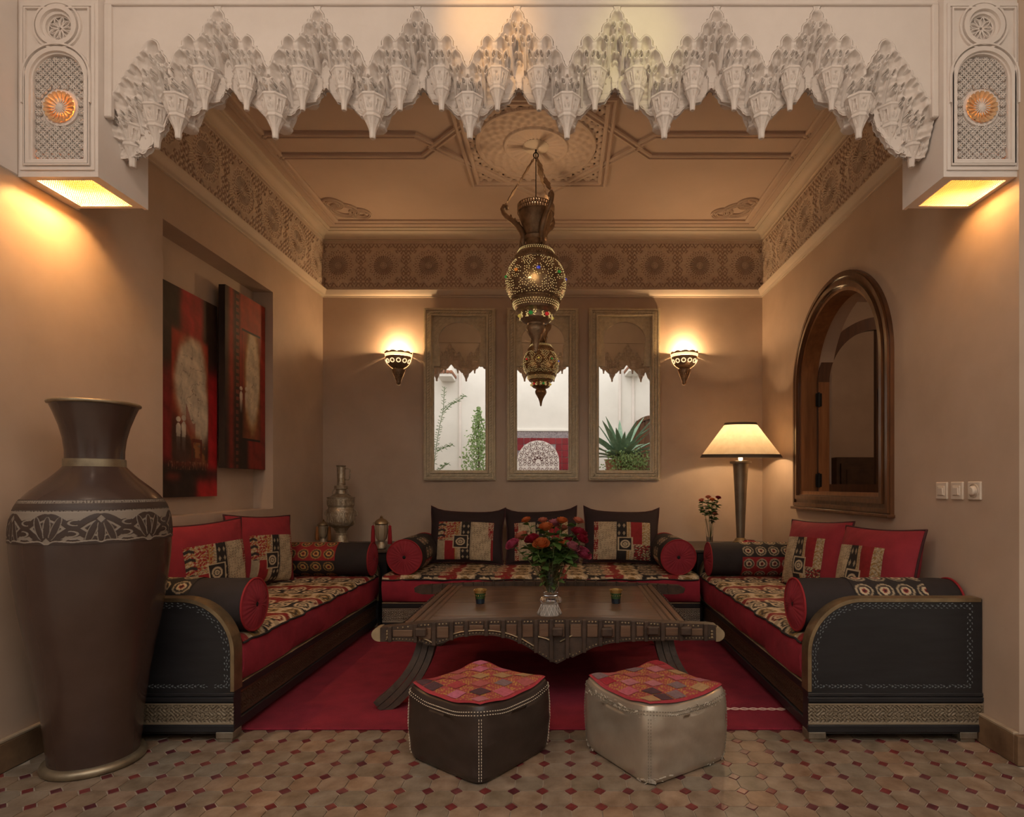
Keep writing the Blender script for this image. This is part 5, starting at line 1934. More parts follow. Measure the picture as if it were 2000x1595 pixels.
NM = 8
med = [2 * PI * k / NM - PI / 2 + .13 for k in range(NM)]
tries = 0
pts_ = []
while tries < 9000:
    tries += 1
    y = rng.uniform(514, 583); a = rng.uniform(0, 2 * PI)
    da = min(abs((a - m + PI) % (2 * PI) - PI) for m in med)
    ux = da * np.interp(y, gy, gr)
    rr_ = math.hypot(ux, (y - 545) * .95)
    band = y > 574 or y < 517
    med_ = 5.5 < rr_ < 11.5
    between = rr_ > 17.5 and ux > 6 + .55 * max(0, 20 - abs(y - 545))
    if not (band or med_ or between): continue
    q = on(y, a, .001)
    if any((q - o_).length_squared < .0128 ** 2 for o_ in pts_[-900:]): continue
    pts_.append(q)
for q in pts_: bead(q)
for y, r in ((491, 33.5), (495, 36), (594.5, 45), (598.5, 44.5), (602, 42.5)):
    for i in range(54):
        a = 2 * PI * (i + .5 * (y in (495, 598.5))) / 54
        bead((LC[0] + r / 285 * cos(a), LC[1] + r / 285 * sin(a), lz(y)))
for k in range(12):
    for i in range(14):
        a = 2 * PI * k / 12 + rng.uniform(-.11, .11); y = rng.uniform(613, 625)
        bead((LC[0] + 31.3 / 285 * cos(a), LC[1] + 31.3 / 285 * sin(a), lz(y)))
b.build('lit_holes', M['bead'], lan, kind='stuff')
jc = ['jewel_amberj', 'jewel_blue', 'jewel_green', 'jewel_red', 'jewel_orange', 'jewel_green', 'jewel_blue', 'jewel_orange']
for k, m in enumerate(med):
    q = on(543, m, .002)
    mb = MB(); mb.lathe([(0, .010), (.008, .008), (.0145, 0), (.008, -.008), (0, -.010)], 8, q, cap=False)
    mb.build('jewel', M[[jc[0], 'jewel_orange', 'jewel_blue', 'jewel_green', 'jewel_amberj', 'jewel_red', 'jewel_green', 'jewel_orange'][k] if k not in (7, 0, 1) else {7: 'jewel_orange', 0: 'jewel_blue', 1: 'jewel_green'}[k]], lan, 30)
for k in range(6):
    a = -PI / 2 - .27 + k * PI / 3
    q = Vector((LC[0] + 31.8 / 285 * cos(a), LC[1] + 31.8 / 285 * sin(a), lz(619)))
    mb = MB(); mb.lathe([(0, .013), (.010, .010), (.016, 0), (.010, -.010), (0, -.013)], 8, q, cap=False)
    mb.build('jewel', M[('jewel_green', 'jewel_red', 'jewel_amberj')[k % 3]], lan, 30)
q = on(562, med[0] - .28, .0)
mb = MB(); mb.lathe([(0, .006), (.009, .004), (.012, 0), (.009, -.004), (0, -.006)], 8, q, cap=False)
mb.build('globe_hot_spot', M['amber'], lan, 30)  # glowing disc put in for the bright hot spot on the globe
# three S-shaped arms, chains with leaf plates, cord
hook = Vector((LC[0], LC[1], lz(300)))
for ang in (PI, -PI / 3, PI / 3):
    rad = Vector((cos(ang), sin(ang), 0))
    pr_ = [(19, 482, 3), (25, 478, 4), (26, 470, 5.5), (24, 462, 6), (27, 452, 6.5), (36, 440, 6), (46, 431, 5.5), (56, 424, 5), (63, 416, 4.5), (66, 408, 4), (63, 402, 3.8), (57, 403, 4), (56, 409, 3.5)]
    P = [Vector((LC[0], LC[1], lz(y))) + rad * (r / 285.0) for r, y, _ in pr_]
    mb = MB(); mb.tube(P, [q_[2] / 285.0 for q_ in pr_], 8)
    Pt = [Vector((LC[0], LC[1], lz(y))) + rad * (r / 285.0) for r, y in ((25, 478), (20, 484), (13 + 8, 490), (24, 494))]
    mb.tube([Vector((LC[0], LC[1], lz(y))) + rad * (r / 285.0) for r, y in ((27, 466), (30, 478), (31, 484), (35, 490))], [.012, .011, .008, .004], 6)
    arm = mb.build('arm', M['bronze'], lan, 180)
    mb = MB()
    for r, y in ((33, 436), (41, 429), (49, 422)):
        p = Vector((LC[0], LC[1], lz(y))) + rad * (r / 285.0)
        mb.lathe([(.008, -.004), (.006, .006), (0, .016)], 6, p, cap=False)
    mb.build('arm_crest', M['bronze'], arm)
    a_, c_ = Vector((LC[0], LC[1], lz(403))) + rad * (61 / 285.0), hook + rad * .012 + Vector((0, 0, -.03))
    d = c_ - a_
    L_ = d.length
    dn = d.normalized(); side = dn.cross(rad).normalized(); nn = dn.cross(side)
    mb = MB()
    for f0, f1 in ((0, .12), (.40, .60), (.92, 1.0)):
        k_ = max(2, int((f1 - f0) * L_ / .022))
        for i in range(k_):
            o_ = a_ + d * (f0 + (f1 - f0) * (i + .5) / k_)
            s_, u_ = (side, dn) if i % 2 else (nn, dn)
            mb.tube([o_ + s_ * (.0065 * cos(q_)) + u_ * (.012 * sin(q_)) for q_ in np.linspace(0, 2 * PI, 9)[:-1]], .0022, 4, closed=True)
    mb.build('chain', M['bronze'], lan)
    for f0, f1, wd in ((.10, .42, .019), (.58, .94, .014)):
        vs, fs = [], []
        N_ = 13
        for i in range(N_):
            f_ = i / (N_ - 1)
            w_ = wd * (sin(f_ * PI) ** .6 * (1 + .28 * sin(f_ * 4.5 * PI)) + .12)
            o_ = a_ + d * (f0 + (f1 - f0) * f_)
            for s_, e_ in ((-1, -.003), (1, -.003), (1, .003), (-1, .003)):
                vs.append(o_ + side * (w_ * s_) + nn * e_)
        for i in range(N_ - 1):
            for j in range(4):
                fs.append((i * 4 + j, i * 4 + (j + 1) % 4, i * 4 + 4 + (j + 1) % 4, i * 4 + 4 + j))
        fs += [(0, 1, 2, 3), tuple(range(N_ * 4 - 4, N_ * 4))]
        mb = MB(); mb.add(vs, fs)
        mb.build('leaf_plate', M['bronze'], lan)
mb = MB(); mb.tube([hook + Vector((0, 0, .005)), (LC[0], LC[1], lz(415))], .0032, 6)
mb.build('cord', M['iron'], lan)
mb = MB()
mb.tube([hook + Vector((.016 * cos(q_), 0, -.012 + .02 * sin(q_))) for q_ in np.linspace(0, 2 * PI, 17)[:-1]], .004, 6, closed=True)
mb.tube([(LC[0], LC[1], ZC - .025), hook + Vector((0, 0, .012))], .006, 6)
mb.build('hook', M['iron'], lan)
point('lantern_uplight', (LC[0], LC[1], lz(412)), 2.2, (1, .68, .38), .03)
point('lantern_outer_fill', (LC[0], LC[1] - .23, lz(560)), .22, (1, .72, .35), .05)  # added point outside the opaque globe, standing in for light through its holes


# ---------------------------------------------------------------- paintings in the niche
def soft(a, b_, w_):
    return 1 / (1 + np.exp(-np.clip((a - b_) / w_, -40, 40)))


def fbm(u, v, s, seed=0):
    o = np.zeros(u.shape)
    r0 = np.random.default_rng(seed)
    for k in range(5):
        a, p1, p2 = r0.uniform(0, PI), r0.uniform(0, 6), r0.uniform(0, 6)
        f_ = s * 1.8 ** k
        o += np.sin(f_ * (u * cos(a) + v * sin(a)) + p1 + 1.5 * np.sin(f_ * .6 * (v * cos(a) - u * sin(a)) + p2)) / 1.7 ** k
    return o / 2


def lerp(C, m, col):
    m = np.clip(m, 0, 1)[..., None]
    return C * (1 - m) + np.array(col) * m


def figure(C, u, v, x, y0, y1, wd, col):
    h = y1 - y0
    hd = np.hypot((u - x) / (wd * .34), (v - (y1 - h * .07)) / (h * .07)) < 1
    t_ = (v - y0) / h
    bw = wd * (.20 + .22 * np.clip(t_, 0, 1)) * np.sqrt(np.clip((.845 - t_) / .10, 0, 1))
    body = (np.abs(u - x) < bw) & (t_ > 0) & (t_ < .84)
    return lerp(C, np.where(hd, 1, np.where(body, np.clip((t_ - .1) * 1.6, 0, 1), 0)), col)


def paint1(u, v):
    n1, n2 = fbm(u, v * 2, 9, 1), fbm(u, v * 2, 24, 2)
    C = np.zeros(u.shape + (3,)) + np.array((.033, .017, .012))
    red, dred, cr = (.50, .02, .024), (.28, .015, .018), (.74, .62, .45)
    C = lerp(C, soft(v, .74, .02) * soft(u, .34, .02) * soft(.72, u, .02) * (.75 + .2 * n1), red)
    C = lerp(C, soft(.60, v, .02) * soft(v, .17, .01) * soft(.2, u, .02), dred)
    C = lerp(C, soft(.62, v, .02) * soft(v, .12, .02) * soft(u, .80, .02), red)
    inn = soft(u, .18, .006) * soft(.82, u, .006) * soft(.80 - .03 * u, v, .006) * soft(v, .16, .01)
    C = lerp(C, inn, (.40, .035, .018))
    C = lerp(C, inn * soft(.40, v, .03), (.07, .03, .02))
    ov = np.hypot((u - .52) / .27, (v - .56) / .22)
    C = lerp(C, soft(1.18 + .1 * n1, ov, .04) * inn, (.42, .12, .05))
    C = lerp(C, soft(1.0 + .1 * n1, ov, .05) * inn, cr)
    lo = np.hypot((u - .68) / .15, (v - .40) / .13)
    C = lerp(C, soft(1, lo, .1) * inn, cr)
    lines = (np.abs(fbm(u, v * 2, 16, 5)) < .05) & (ov < .85)
    C = lerp(C, lines * .6, (.16, .09, .06))
    C = lerp(C, soft(.3, np.abs(u - .45 - (.42 - v) * .6), .0) * 0 + ((np.abs(v - .36 - .05 * np.sin(u * 20)) < .05) & (u > .42) & (u < .58)) * .7, (.34, .05, .03))
    rct = soft(u, .50, .01) * soft(.78, u, .01) * soft(v, .17, .01) * soft(.30, v, .01)
    C = lerp(C, rct * (.6 + .4 * np.sign(n2)), (.30, .12, .04))
    C = lerp(C, rct * (np.abs(np.maximum(np.abs(u - .61) / .1, np.abs(v - .23) / .06) - .8) < .16), (.16, .03, .02))
    C = figure(C, u, v, .29, .20, .385, .11, (.72, .62, .48))
    C = figure(C, u, v, .38, .20, .395, .11, (.72, .62, .48))
    C = lerp(C, ((np.abs(u - .29) < .04) | (np.abs(u - .38) < .045)) * (v < .29) * (v > .17) * .75, (.09, .04, .028))
    tx = (np.abs(v - .152) < .02) & (np.abs(fbm(u * 2.2, v * 1.2, 30, 8)) < .2) & (u > .12) & (u < .82)
    C = lerp(C, tx * .8, (.34, .15, .08))
    C = lerp(C, soft(.135, v, .01) * soft(v, .1, .01), (.022, .012, .01))
    C = lerp(C, soft(.075, v, .012) * soft(u, .62, .02), red)
    C = lerp(C, soft(.11, v, .006) * soft(v, .085, .006) * soft(u, .1, .02) * soft(.3, u, .02), (.2, .03, .02))
    return C * (.85 + .22 * n2)[..., None]


def paint2(u, v):
    n1, n2 = fbm(u, v * 2, 9, 11), fbm(u, v * 2, 26, 12)
    red, cr = (.44, .035, .02), (.72, .60, .42)
    C = np.zeros(u.shape + (3,)) + np.array(red)
    C = lerp(C, soft(.36, v, .1) * .6, (.11, .012, .01))
    C = lerp(C, soft(v, .78, .03) * .5, (.28, .05, .02))
    C = lerp(C, soft(.10, u, .02), (.03, .016, .012))
    C = lerp(C, soft(.34, u, .015) * soft(u, .18, .02), (.028, .015, .012))
    C = lerp(C, ((np.mod(v * 26, 1) < .55) & (np.abs(u - .285) < .035)) * .7, (.30, .07, .04))
    C = lerp(C, soft(.66, v, .04) * soft(u, .32, .01) * soft(.52, u, .02) * soft(.36, v, .1), (.03, .016, .012))
    C = lerp(C, soft(.36, v, .02) * soft(u, .3, .02) * soft(.54, u, .02), (.025, .014, .011))
    inn = (u > .40) & (u < .86) & (v > .17) & (v < .80)
    C = lerp(C, inn * soft(u, .42, .02) * .8, (.26, .07, .025))
    ov = np.hypot((u - .66) / .17, (v - .53) / .26)
    C = lerp(C, soft(1.2 + .1 * n1, ov, .06) * inn, (.42, .22, .07))
    C = lerp(C, soft(1.0 + .08 * n1, ov, .06) * inn, cr)
    C = lerp(C, ((np.abs(fbm(u, v * 2, 15, 15)) < .04) & (ov < .8)) * .5, (.2, .13, .08))
    bd = np.maximum(np.abs(u - .63) / .235, np.abs(v - .485) / .315)
    C = lerp(C, (np.abs(bd - 1) < .02), (.02, .012, .01))
    C = figure(C, u, v, .37, .30, .47, .10, (.72, .62, .48))
    C = figure(C, u, v, .50, .30, .475, .10, (.72, .62, .48))
    return C * (.85 + .22 * n2)[..., None]


def painting(label, X, y0, y1, z0, z1, th, fn):
    t = thing('painting', label, 'painting', (X, (y0 + y1) / 2, z0), group='two red abstract canvases in the niche')
    nu, nv = 170, 400
    Uu, Vv = np.meshgrid(np.linspace(0, 1, nu), np.linspace(0, 1, nv), indexing='ij')
    grid_obj('canvas', np.full(Uu.shape, X), y0 + (y1 - y0) * Uu, z0 + (z1 - z0) * Vv, M['canvas'], t, fn(Uu, Vv))
    b = MB(); b.bbox(X - th, X - .0012, y0, y1, z0, z1, .002)
    b.build('stretcher', M['canvas_edge'], t)


painting('tall red and black canvas with two pale figures, nearer the brown floor vase', XL - .115, 3.36, 3.915, 1.05, 2.318, .03, paint1)
painting('dark red canvas with pale oval and dotted column, nearer the mirrors', XL - .055, 3.905, 4.43, 1.24, 2.468, .045, paint2)

# ---------------------------------------------------------------- arched window in the right wall
wd_ = bpy.data.objects.new('window_1', None); COL.objects.link(wd_); wd_['kind'] = 'structure'; ORG['window_1'] = Vector((0, 0, 0))
cy0, cy1, cz0 = 3.233, 4.582, .955
cm = (cy0 + cy1) / 2
def ringp(ins, zb):
    return archpoly(cy0 + ins, cy1 - ins, zb, 1.87, 44, (2.52 - 1.87 - ins) / ((cy1 - cy0) / 2 - ins))
plate('casing', [ringp(0, cz0), ringp(.10, cz0 + .10)], FYZ, XR - .022, XR + .002, M['wax'], wd_)
plate('casing_bead', [ringp(.012, cz0 + .012), ringp(.036, cz0 + .036)], FYZ, XR - .034, XR - .02, M['wax'], wd_)
plate('casing_bead', [ringp(.062, cz0 + .062), ringp(.090, cz0 + .09)], FYZ, XR - .040, XR - .02, M['wax'], wd_)
b = MB(); b.bbox(XR - .045, XR + .0, cy0 - .012, cy1 + .012, cz0 - .014, cz0 + .004, .003)
b.build('casing_foot', M['wax'], wd_)
plate('lining', [ringp(.094, cz0 + .094), ringp(.122, cz0 + .122)], FYZ, XR - .012, XR + .11, M['pine'], wd_)
# casement leaf, hinged on the far jamb and standing open at right angles
lx0, ly = XR + .105, 4.455
lw, rz = .50, 1.90
lf = [(lx0, 1.06)] + [(lx0 + lw, 1.06)] + [(lx0 + lw - lw * sin(a), rz + .505 * cos(a)) for a in np.linspace(0, PI / 2, 22)]
li = [(lx0 + .085, 1.13), (lx0 + lw - .055, 1.13)] + [(lx0 + lw - .055 - (lw - .14) * sin(a), rz + .405 * cos(a)) for a in np.linspace(0.0, PI / 2, 22)]
leaf = plate('casement', [lf, li], FXZ, ly - .022, ly + .022, M['darkwax'], wd_)
ORG[leaf.name] = Vector((0, 0, 0))
plate('pane', [li], FXZ, ly - .002, ly + .002, M['pane'], leaf)
b = MB(); b.bbox(lx0 + .002, lx0 + .083, ly - .026, ly - .02, 1.075, 1.905, .002)
b.build('stile_face', M['pine'], leaf)
for z in (1.16, 1.77):
    b = MB(); b.bbox(lx0 - .022, lx0 + .024, ly - .034, ly - .022, z - .05, z + .05, .003)
    b.lathe([(.008, z - .055), (.008, z + .055)], 8, (lx0, ly - .034, 0))
    b.build('hinge', M['iron'], leaf)
b = MB(); b.bbox(lx0 + lw - .045, lx0 + lw - .02, ly - .04, ly - .02, 1.76, 1.86, .003)
b.build('latch', M['iron'], leaf)
# dim room beyond the window
b = MB()
b.box(XR + .3, 5.2, 6.3, 6.4, 0, 3.4)
struct(b.build('wall_side_room_back', M['plaster']))
b = MB(); b.box(4.6, 4.7, 2.6, 6.4, 0, 3.4)
struct(b.build('wall_side_room_right', M['plaster']))
b = MB(); b.box(XR + .22, 4.7, 2.56, 2.62, 0, 3.4)
b.box(XR - .1, XR + .3, YB + .121, 6.4, 0, 3.4)
struct(b.build('wall_side_room_front', M['plaster']))
b = MB(); b.box(XR + .2, 4.7, 2.56, 6.4, 3.1, 3.2)
struct(b.build('ceiling_side_room', M['ceil']))
t = thing('cupboard', 'dark wooden cupboard seen through the arched window', 'cupboard', (3.0, 5.9, 0))
b = MB(); b.bbox(2.70, 3.7, 5.75, 6.2, 0, 1.40, .006)
b.build('carcass', M['carvwood'], t)
for x in (2.74, 3.22):
    b = MB(); b.bbox(x, x + .44, 5.73, 5.752, .08, 1.34, .004)
    d_ = b.build('door', M['carvwood'], t)
    b = MB(); b.bbox(x + .05, x + .39, 5.722, 5.733, .8, 1.28, .004)
    b.bbox(x + .05, x + .39, 5.722, 5.733, .14, .72, .004)
    b.build('panel', M['carvwood'], d_)
point('side_room_light', (3.2, 4.0, 2.7), 12, (1, .72, .48), .1)


# ---------------------------------------------------------------- switches
for k, (px, kind) in enumerate(((1842, 0), (1872, 0), (1906, 1))):
    d = (XR * F) / (px - VX)
    z = EYE - 10 * d / F
    lab = ('white rocker light switch nearest the arched window', 'white rocker light switch between the other rocker and the dial', 'white round dimmer dial switch on the plastered wall')[k]
    t = thing('light_switch', lab, 'light switch', (XR, d, z), group='wall switches on the right wall')
    b = MB(); b.bbox(XR - .010, XR + .0, d - .041, d + .041, z - .041, z + .041, .003)
    b.build('plate', M['switch'], t)
    b = MB()
    if kind == 0:
        b.bbox(XR - .013, XR - .008, d - .026, d + .026, z - .023, z + .023, .002)
        b.obox((XR - .014, d - .002, z - .002), (.004, 0, .0012), (0, .016, 0), (-.0012, 0, .016))
        b.build('rocker', M['switch'], t)
    else:
        b.lathe([(0, -.026), (.015, -.026), (.021, -.020), (.022, -.008)], 28, (XR, d, z), 'x', cap=False)
        b.build('dial', M['switch'], t, 40)
        b = MB(); b.lathe([(.031, -.0125), (.031, -.009), (.027, -.009), (.027, -.0125)], 28, (XR, d, z), 'x', cap=False)
        b.build('dial_ring', M['switch'], t, 40)

# ---------------------------------------------------------------- things on the corner tables
c = (-1.905, 5.03)
TT = .61
t = thing('samovar', 'embossed pewter samovar with tall chimney on the dark corner table', 'samovar', (*c, TT))
sc = 1 / (8.39 * 226.0)
sz = lambda y: TT + (1432 - y) * sc
pr = [(0, 1432), (222, 1430), (226, 1420), (190, 1408), (120, 1396), (104, 1380), (98, 1360), (96, 1330), (84, 1300), (80, 1270), (92, 1262), (92, 1250), (82, 1240), (84, 1215), (104, 1190), (118, 1160), (150, 1135), (190, 1118), (212, 1090), (220, 1040), (222, 960), (216, 880), (208, 850), (196, 830), (196, 812), (206, 804), (206, 794), (214, 786), (214, 668), (222, 662), (222, 654), (170, 644), (150, 628), (132, 618), (118, 606), (90, 596), (84, 566), (76, 548), (78, 530), (104, 520), (108, 478), (100, 468), (66, 462), (64, 440), (68, 430), (62, 420), (66, 160), (76, 148), (78, 138), (70, 136), (60, 150), (60, 300)]
b = MB(); b.lathe([(w_ * sc, sz(y)) for w_, y in pr], 48, (*c, 0), cap=False)
b.build('body', M['pewter'], t, 35)
b = MB()
b.tube([(c[0] + x * sc, c[1], sz(y)) for x, y in ((64, 190), (110, 185), (142, 195), (148, 230), (138, 262), (150, 275), (138, 300), (140, 350), (120, 372), (64, 370))], 11 * sc, 8)
b.build('chimney_handle', M['pewter'], t, 180)
for s in (-1, 1):
    b = MB()
    b.tube([(c[0] + s * x * sc, c[1], sz(y)) for x, y in ((205, 862), (235, 866), (262, 900), (266, 935), (250, 956), (205, 955))], 10 * sc, 8)
    b.build('handle', M['pewter'], t, 180)
for s in (-1, 1):
    b = MB()
    b.tube([(c[0] + s * x * sc, c[1] - .01, sz(y)) for x, y in ((122, 610), (136, 590), (130, 560), (112, 540), (104, 520))], 8 * sc, 6)
    b.build('collar_scroll', M['pewter'], t, 180)
b = MB()
for k in range(9):
    a = -PI + PI * (k + .5) / 9
    for y0, y1, R_ in ((1080, 880, 221), (780, 680, 216)):
        n_ = Vector((cos(a), sin(a), 0)); e = Vector((-sin(a), cos(a), 0))
        hgt = (y0 - y1) * sc * .42
        ctr = Vector((c[0], c[1], sz((y0 + y1) / 2))) + n_ * (R_ * sc + .0005)
        b.tube([ctr + e * (.011 * sin(q * 2)) + Vector((0, 0, hgt * cos(q))) for q in np.linspace(0, 2 * PI, 13)[:-1]], .002, 4, closed=True)
        b.tube([ctr + e * (.006 * cos(q)) + Vector((0, 0, .006 * sin(q))) for q in np.linspace(0, 2 * PI, 9)[:-1]], .002, 4, closed=True)
b.build('embossing', M['pewter'], t, kind='stuff')


def tassel_jar(label, c, z0, h, tm):
    t = thing('tasselled_jar', label, 'jar', (*c, z0))
    r = h * .155
    cc = (*c, 0)
    Z = lambda f_: z0 + h * f_
    b = MB(); b.lathe([(0, Z(0)), (r * .75, Z(0)), (r * .95, Z(.03)), (r * .9, Z(.13)), (r * .7, Z(.17)), (r * .6, Z(.22)), (r * .75, Z(.27))], 24, cc, cap=False)
    b.build('base', M['pewter'], t, 40)
    b = MB(); b.lathe([(r * .75, Z(.27)), (r * 1.0, Z(.34)), (r * 1.12, Z(.5)), (r * 1.1, Z(.72)), (r * 1.05, Z(.74))], 24, cc, cap=False)
    b.build('glass', M['jar'], t, 180)
    b = MB(); b.lathe([(r * 1.15, Z(.73)), (r * 1.3, Z(.76)), (r * 1.22, Z(.81)), (r * .9, Z(.87)), (r * .4, Z(.91)), (r * .22, Z(.93)), (r * .3, Z(.96)), (r * .15, Z(.99)), (0, Z(1))], 24, cc, cap=False)
    b.build('lid', M['brass'], t, 40)
    for s in (-1, 1):
        b = MB(); b.tube([(c[0] + s * r * 1.2, c[1], Z(.78)), (c[0] + s * r * 1.55, c[1], Z(.79)), (c[0] + s * r * 1.6, c[1], Z(.70))], r * .07, 5)
        b.build('lid_hook', M['brass'], t)
        b = MB(); b.lathe([(r * .1, Z(.71)), (r * .3, Z(.68)), (r * .28, Z(.64)), (r * .36, Z(.5)), (r * .45, Z(.16)), (r * .4, Z(.15)), (0, Z(.15))], 10, (c[0] + s * r * 1.62, c[1], 0), cap=False)
        b.build('tassel', M[tm], t, 60)
    for k in range(6):
        a = k * PI / 3 + .3
        b = MB(); b.tube([(c[0] + r * .9 * cos(a), c[1] + r * .9 * sin(a), Z(.3)), (c[0] + r * 1.17 * cos(a), c[1] + r * 1.17 * sin(a), Z(.5)), (c[0] + r * 1.13 * cos(a), c[1] + r * 1.13 * sin(a), Z(.74))], r * .06, 5)
        b.build('cage_wire', M['brass'], t)


tassel_jar('small lidded jar with orange tassels, in the corner beside the samovar', (-2.095, 5.12), TT, .215, 'tasselo')
tassel_jar('small lidded jar with deep red tassels on the corner table edge', (-1.452, 4.69), TT, .27, 'tassel')

# table lamp
c = (1.485, 4.86)
t = thing('table_lamp', 'lit table lamp with cone shade and tapering metal stem on the corner table', 'lamp', (*c, TT))
lzz = lambda y: TT + (1068 - y) / 234.5
lp = lambda l: [(w_ / 234.5, lzz(y)) for w_, y in l]
b = MB(); b.lathe(lp([(0, 1068), (24, 1068), (25, 1065), (22, 1063), (16, 1061), (15, 1058), (12, 1056), (11, 1053), (7.5, 1050)]), 32, (*c, 0), cap=False)
b.build('base', M['brass'], t, 35)
b = MB(); b.lathe(lp([(7.5, 1051), (9, 1020), (11.5, 960), (14, 915), (15, 906), (20, 905), (20.5, 901), (8, 900), (0, 900)]), 32, (*c, 0), cap=False)
b.build('stem', M['lampm'], t, 35)
b = MB(); b.lathe([(0, lzz(900)), (.017, lzz(898)), (.017, lzz(890)), (.024, lzz(884)), (.03, lzz(874)), (.024, lzz(864)), (0, lzz(858))], 16, (*c, 0), cap=False)
b.build('bulb', M['bulb'], t, 180)
tilt = R(2.5)
def shade_pt(r, y, a, e=0):
    z = lzz(y)
    yy = r * sin(a)
    return (c[0] + r * cos(a), c[1] + yy, z + yy * math.tan(tilt))
ns = 72
rows = [(76 - (76 - 29.5) * i / 10, 892 - (892 - 828) * i / 10) for i in range(11)]
vs = [shade_pt(r / 234.5, y, 2 * PI * k / ns) for r, y in rows for k in range(ns)]
fs = [(j * ns + k, j * ns + (k + 1) % ns, (j + 1) * ns + (k + 1) % ns, (j + 1) * ns + k) for j in range(10) for k in range(ns)]
b = MB(); b.add(vs, fs)
shd = b.build('shade', M['shade'], t, 180)
for (r0_, y0_, r1_, y1_) in ((76.6, 894, 73.0, 887.5), (31.8, 830.5, 29.6, 826)):
    b = MB()
    vs = [shade_pt((r + e_) / 234.5, y, 2 * PI * k / ns) for r, y, e_ in ((r0_, y0_, .5), (r1_, y1_, .5), (r1_, y1_, -.6), (r0_, y0_, -.6)) for k in range(ns)]
    fs = [(j * ns + k, j * ns + (k + 1) % ns, ((j + 1) % 4) * ns + (k + 1) % ns, ((j + 1) % 4) * ns + k) for j in range(4) for k in range(ns)]
    b.add(vs, fs)
    b.build('shade_trim', M['shadeband'], shd)
b = MB()
for k in range(3):
    a = k * 2 * PI / 3
    b.tube([(c[0], c[1], lzz(852)), shade_pt(29.6 / 234.5, 828, a)], .002, 4)
b.tube([(c[0], c[1], lzz(900)), (c[0], c[1], lzz(850))], .003, 5)
b.build('shade_carrier', M['lampm'], t)
point('table_lamp_light', (c[0], c[1], lzz(866)), 34, (1, .68, .38), .03)

# crimson votive
t = thing('votive_bowl', 'small round crimson glass bowl in front of the table lamp', 'votive', (1.503, 4.685, TT))
b = MB(); b.lathe([(0, TT), (.03, TT), (.048, TT + .016), (.055, TT + .036), (.052, TT + .058), (.042, TT + .072), (.038, TT + .072), (.046, TT + .055), (.04, TT + .02), (0, TT + .012)], 32, (1.503, 4.685, 0), cap=False)
b.build('bowl', M['votive'], t, 60)
b = MB()
for k in range(18):
    a = 2 * PI * k / 18
    for r, z in ((.0545, .03), (.0545, .043), (.050, .058)):
        b.lathe([(0, -.004), (.004, 0), (0, .004)], 5, (1.503 + r * cos(a), 4.685 + r * sin(a), TT + z), cap=False)
b.build('glass_dots', M['jewel_red'], t, kind='stuff')


# ---------------------------------------------------------------- roses
def petal_mesh(name, m):
    r0 = np.random.default_rng(5)
    b = MB()
    for layer, (n, rad, hgt, open_) in enumerate(((4, .24, 1.02, .0), (5, .40, 1.05, .04), (5, .60, 1.0, .12), (6, .80, .92, .28), (5, .92, .72, .5))):
        for k in range(n):
            a0 = 2 * PI * k / n + layer * .7
            vs = []
            for i in range(5):
                f_ = i / 4
                for j in range(5):
                    q = (j - 2) / 2
                    a = a0 + q * (PI / n) * 1.25
                    r = rad * (.25 + .75 * sin(f_ * PI * .55)) + open_ * f_ ** 3 * .28 - .06 * (1 - q * q) * (f_ > .5) * 0
                    z = -.35 + hgt * f_ * (1 - .16 * q * q) - open_ * .32 * f_ ** 4 + r0.normal(0, .012)
                    vs.append((r * cos(a), r * sin(a), z))
            fs = [(i * 5 + j, i * 5 + j + 1, i * 5 + j + 6, i * 5 + j + 5) for i in range(4) for j in range(4)]
            b.add(vs, fs)
    return mesh_from(name, b.v, b.f, m, 180)


BL = {k: petal_mesh('bloom', M['rose_' + k]) for k in ('orange', 'pink', 'crimson', 'coral', 'palepink')}


def leaf_mesh(name, m, L=1, W=.3, bend=.25, n=6, fold=.15):
    vs, fs = [], []
    for i in range(n + 1):
        f_ = i / n
        w_ = W * (sin(PI * f_ ** .8) ** .9) + .004
        z = -bend * f_ * f_
        for q in (-1, 0, 1):
            vs.append((q * w_, L * f_, z + fold * abs(q) * w_))
    for i in range(n):
        for j in range(2):
            fs.append((i * 3 + j, i * 3 + j + 1, i * 3 + j + 4, i * 3 + j + 3))
    return mesh_from(name, vs, fs, m, 180)


LM = leaf_mesh('leaf', M['green'])


def put_leaf(parent, mesh, p, d, s, roll=0, name='leaf'):
    d = Vector(d).normalized()
    q = d.to_track_quat('Y', 'Z').to_matrix().to_4x4() @ Matrix.Rotation(roll, 4, 'Y')
    o = inst(name, mesh, parent, (0, 0, 0))
    l = Vector(p)
    if parent is not None and parent.name in ORG: l = l - ORG[parent.name]
    o.matrix_local = Matrix.Translation(l) @ q @ Matrix.Scale(s, 4)
    return o


